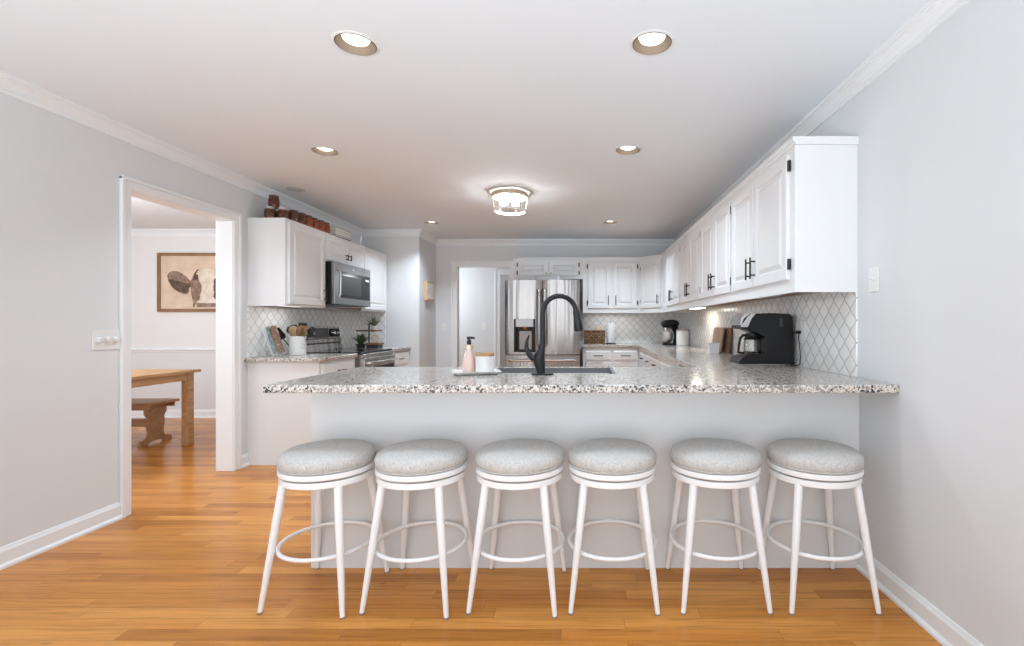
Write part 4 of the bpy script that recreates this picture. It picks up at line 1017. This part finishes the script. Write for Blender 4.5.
o = obj('ceiling_speaker', lathe(bmesh.new(), [(0, -.0005), (.075, -.0005), (.075, -.003), (.070, -.004), (0, -.005)], 40, (-2.60, 4.36, H)), M['disc_grey'], smooth=True); tag(o, 'flat round grey cover on the ceiling above the jars', 'ceiling cover')
# under-cabinet light bars on the right
t = empty('under_cabinet_light', 'lit white light bar under the right wall cabinets, beyond the cutting boards', 'light bar', (1.20, 5.0, ZU0+.005), 0, 'under-cabinet light bars')
obj('housing', bx(-.04, .04, -.22, .22, .003, .0235), M['white_pl'], t, bevel=.003); obj('diffuser', bx(-.033, .033, -.21, .21, -.001, .0025), M['bar_lit'], t)
area('under_cabinet_glow', (1.20, 5.0, ZU0-.002), (0, 0, 0), .06, .4, 1.4, (1, .90, .76))
t = empty('under_cabinet_light', 'unlit white light bar under the right wall cabinets, above the coffee maker', 'light bar', (1.115, 2.93, ZU0+.005), 0, 'under-cabinet light bars')
obj('housing', bx(-.035, .035, -.16, .16, .003, .0235), M['white_pl'], t, bevel=.003); obj('diffuser', bx(-.028, .028, -.15, .15, -.001, .0025), M['grey_pl'], t)

# ------------------------------------------------------------------ dining room
t = empty('dining_table', 'light oak dining table seen through the left opening', 'table', (-4.37, 3.77, 0))
obj('tabletop', bx(-.46, .50, -1.0, 1.11, .722, .75), M['oak'], t, bevel=.004)
bm = bmesh.new(); box(bm, .435, .457, -.88, .985, .648, .7215); box(bm, -.437, -.415, -.88, .985, .648, .7215); box(bm, -.38, .39, 1.03, 1.052, .648, .7215); box(bm, -.38, .39, -.945, -.923, .648, .7215)
obj('apron', bm, M['oak'], t)
for x in (-.44, .395):
    for y in (-.955, .99): obj('leg', bx(x, x+.068, y, y+.075, 0, .7215), M['oak'], t, bevel=.004)
t = empty('dining_bench', 'low wooden trestle bench tucked at the far end of the oak dining table', 'bench', (-4.84, 4.898, 0))
obj('seat', bx(-.62, .60, -.165, .165, .397, .425), M['oak_dark'], t, bevel=.006)
bm = bmesh.new(); box(bm, -.58, .56, -.150, -.130, .350, .3965); box(bm, -.58, .56, .130, .150, .350, .3965)
obj('apron', bm, M['oak_dark'], t)
obj('stretcher', bx(-.45, .4715, -.012, .012, .16, .235), M['oak_dark'], t)
for x in (-.48, .472):
    P = [(-.185, 0), (-.185, .03), (-.15, .05), (-.10, .065), (-.085, .12), (-.10, .20), (-.09, .26), (-.118, .30), (-.125, .3965), (.125, .3965), (.118, .30), (.09, .26), (.10, .20), (.085, .12), (.10, .065), (.15, .05), (.185, .03), (.185, 0), (.10, 0), (.07, .022), (-.07, .022), (-.10, 0)]
    obj('trestle', prism(bmesh.new(), P, x, x+.028, 'yz'), M['oak_dark'], t, bevel=.003)
# cow print
PX0, PZ1, PH, PW = -5.46, 2.125, .757, 1.28
t = empty('framed_print', 'walnut-framed sepia cow portrait on the dining room wall', 'picture', (PX0, YD-.001, PZ1-PH))
f = .038
bm = bmesh.new(); box(bm, 0, f, -.035, 0, 0, PH); box(bm, PW-f, PW, -.035, 0, 0, PH); box(bm, f, PW-f, -.035, 0, 0, f); box(bm, f, PW-f, -.035, 0, PH-f, PH)
obj('frame', bm, M['frame_wood'], t)
bm = bmesh.new(); box(bm, f, PW-f, -.02, 0, f, PH-f, 0)
def cpt(u, v): return ((u-107)*.001594, PH-(v-105)*.001594)
def patch(pts, y, mi):
    bm.faces.new([bm.verts.new((x, y, z)) for x, z in pts]).material_index = mi
def mirror(P): return [(PW-x, z) for x, z in P]
ear = [cpt(*p) for p in [(182, 290), (195, 265), (225, 250), (265, 252), (300, 268), (335, 295), (365, 325), (385, 345), (380, 375), (362, 385), (360, 420), (345, 440), (315, 438), (285, 425), (245, 405), (215, 375), (192, 335)]]
ear_in = [cpt(*p) for p in [(192, 315), (220, 318), (260, 330), (300, 340), (340, 350), (378, 352), (380, 378), (355, 388), (352, 425), (310, 428), (270, 412), (235, 390), (208, 355)]]
ear_lt = [cpt(*p) for p in [(200, 275), (230, 258), (270, 262), (310, 285), (340, 312), (300, 310), (250, 298), (215, 300)]]
face = [cpt(*p) for p in [(372, 340), (385, 300), (400, 275), (415, 300), (430, 290), (440, 330), (462, 370), (460, 410), (448, 440), (445, 480), (420, 500), (405, 545), (390, 545), (392, 500), (380, 450), (372, 400)]]
tuft_ = [cpt(*p) for p in [(395, 290), (400, 270), (425, 240), (445, 235), (425, 255), (415, 275), (432, 285), (430, 315), (410, 330), (392, 320)]]
blaze = [cpt(*p) for p in [(430, 260), (460, 240), (500, 232), (545, 235), (570, 250), (585, 400), (580, 540), (420, 540), (430, 500), (455, 490), (455, 440), (470, 405), (468, 365), (445, 325), (436, 290)]]
nose = [cpt(*p) for p in [(420, 505), (450, 508), (500, 512), (585, 510), (585, 540), (420, 545)]]
eye = [cpt(*p) for p in [(560, 320), (580, 300), (590, 310), (590, 470), (572, 478), (556, 460), (566, 400), (558, 350)]]
for k, (P, mi) in enumerate(((ear, 2), (ear_in, 1), (ear_lt, 2), (blaze, 3), (face, 2), (tuft_, 1), (nose, 2), (eye, 1))):
    patch(P, -.0203-.0002*k, mi)
    if k in (0, 1, 2, 4): patch(mirror(P), -.0203-.0002*k, mi)
obj('print', bm, [M['canvas'], M['fur_dark'], M['fur_mid'], M['fur_light']], t)

# light bars added in the back and left cabinet recesses to brighten the tiles
for nm, loc, sx_, sy_, l in (('under_cabinet_light', (.40, 6.74, ZU0+.005), .28, .03, 'added light bar under the back wall cabinet above the paper towel'), ('under_cabinet_light', (-2.70, 4.40, ZU0+.005), .03, .20, 'added light bar under the left wall cabinet above the utensil crock')):
    t = empty(nm, l, 'light bar', loc, 0, 'under-cabinet light bars')
    obj('housing', bx(-sx_, sx_, -sy_, sy_, .004, .0235), M['white_pl'], t, bevel=.003); obj('diffuser', bx(-sx_+.005, sx_-.005, -sy_+.005, sy_-.005, .001, .0035), M['bar_added'], t)
    area('under_cabinet_glow', (loc[0], loc[1], ZU0-.001), (0, 0, 0), 2*sx_, 2*sy_, .55, (.95, .97, 1))  # fill light of the added bar
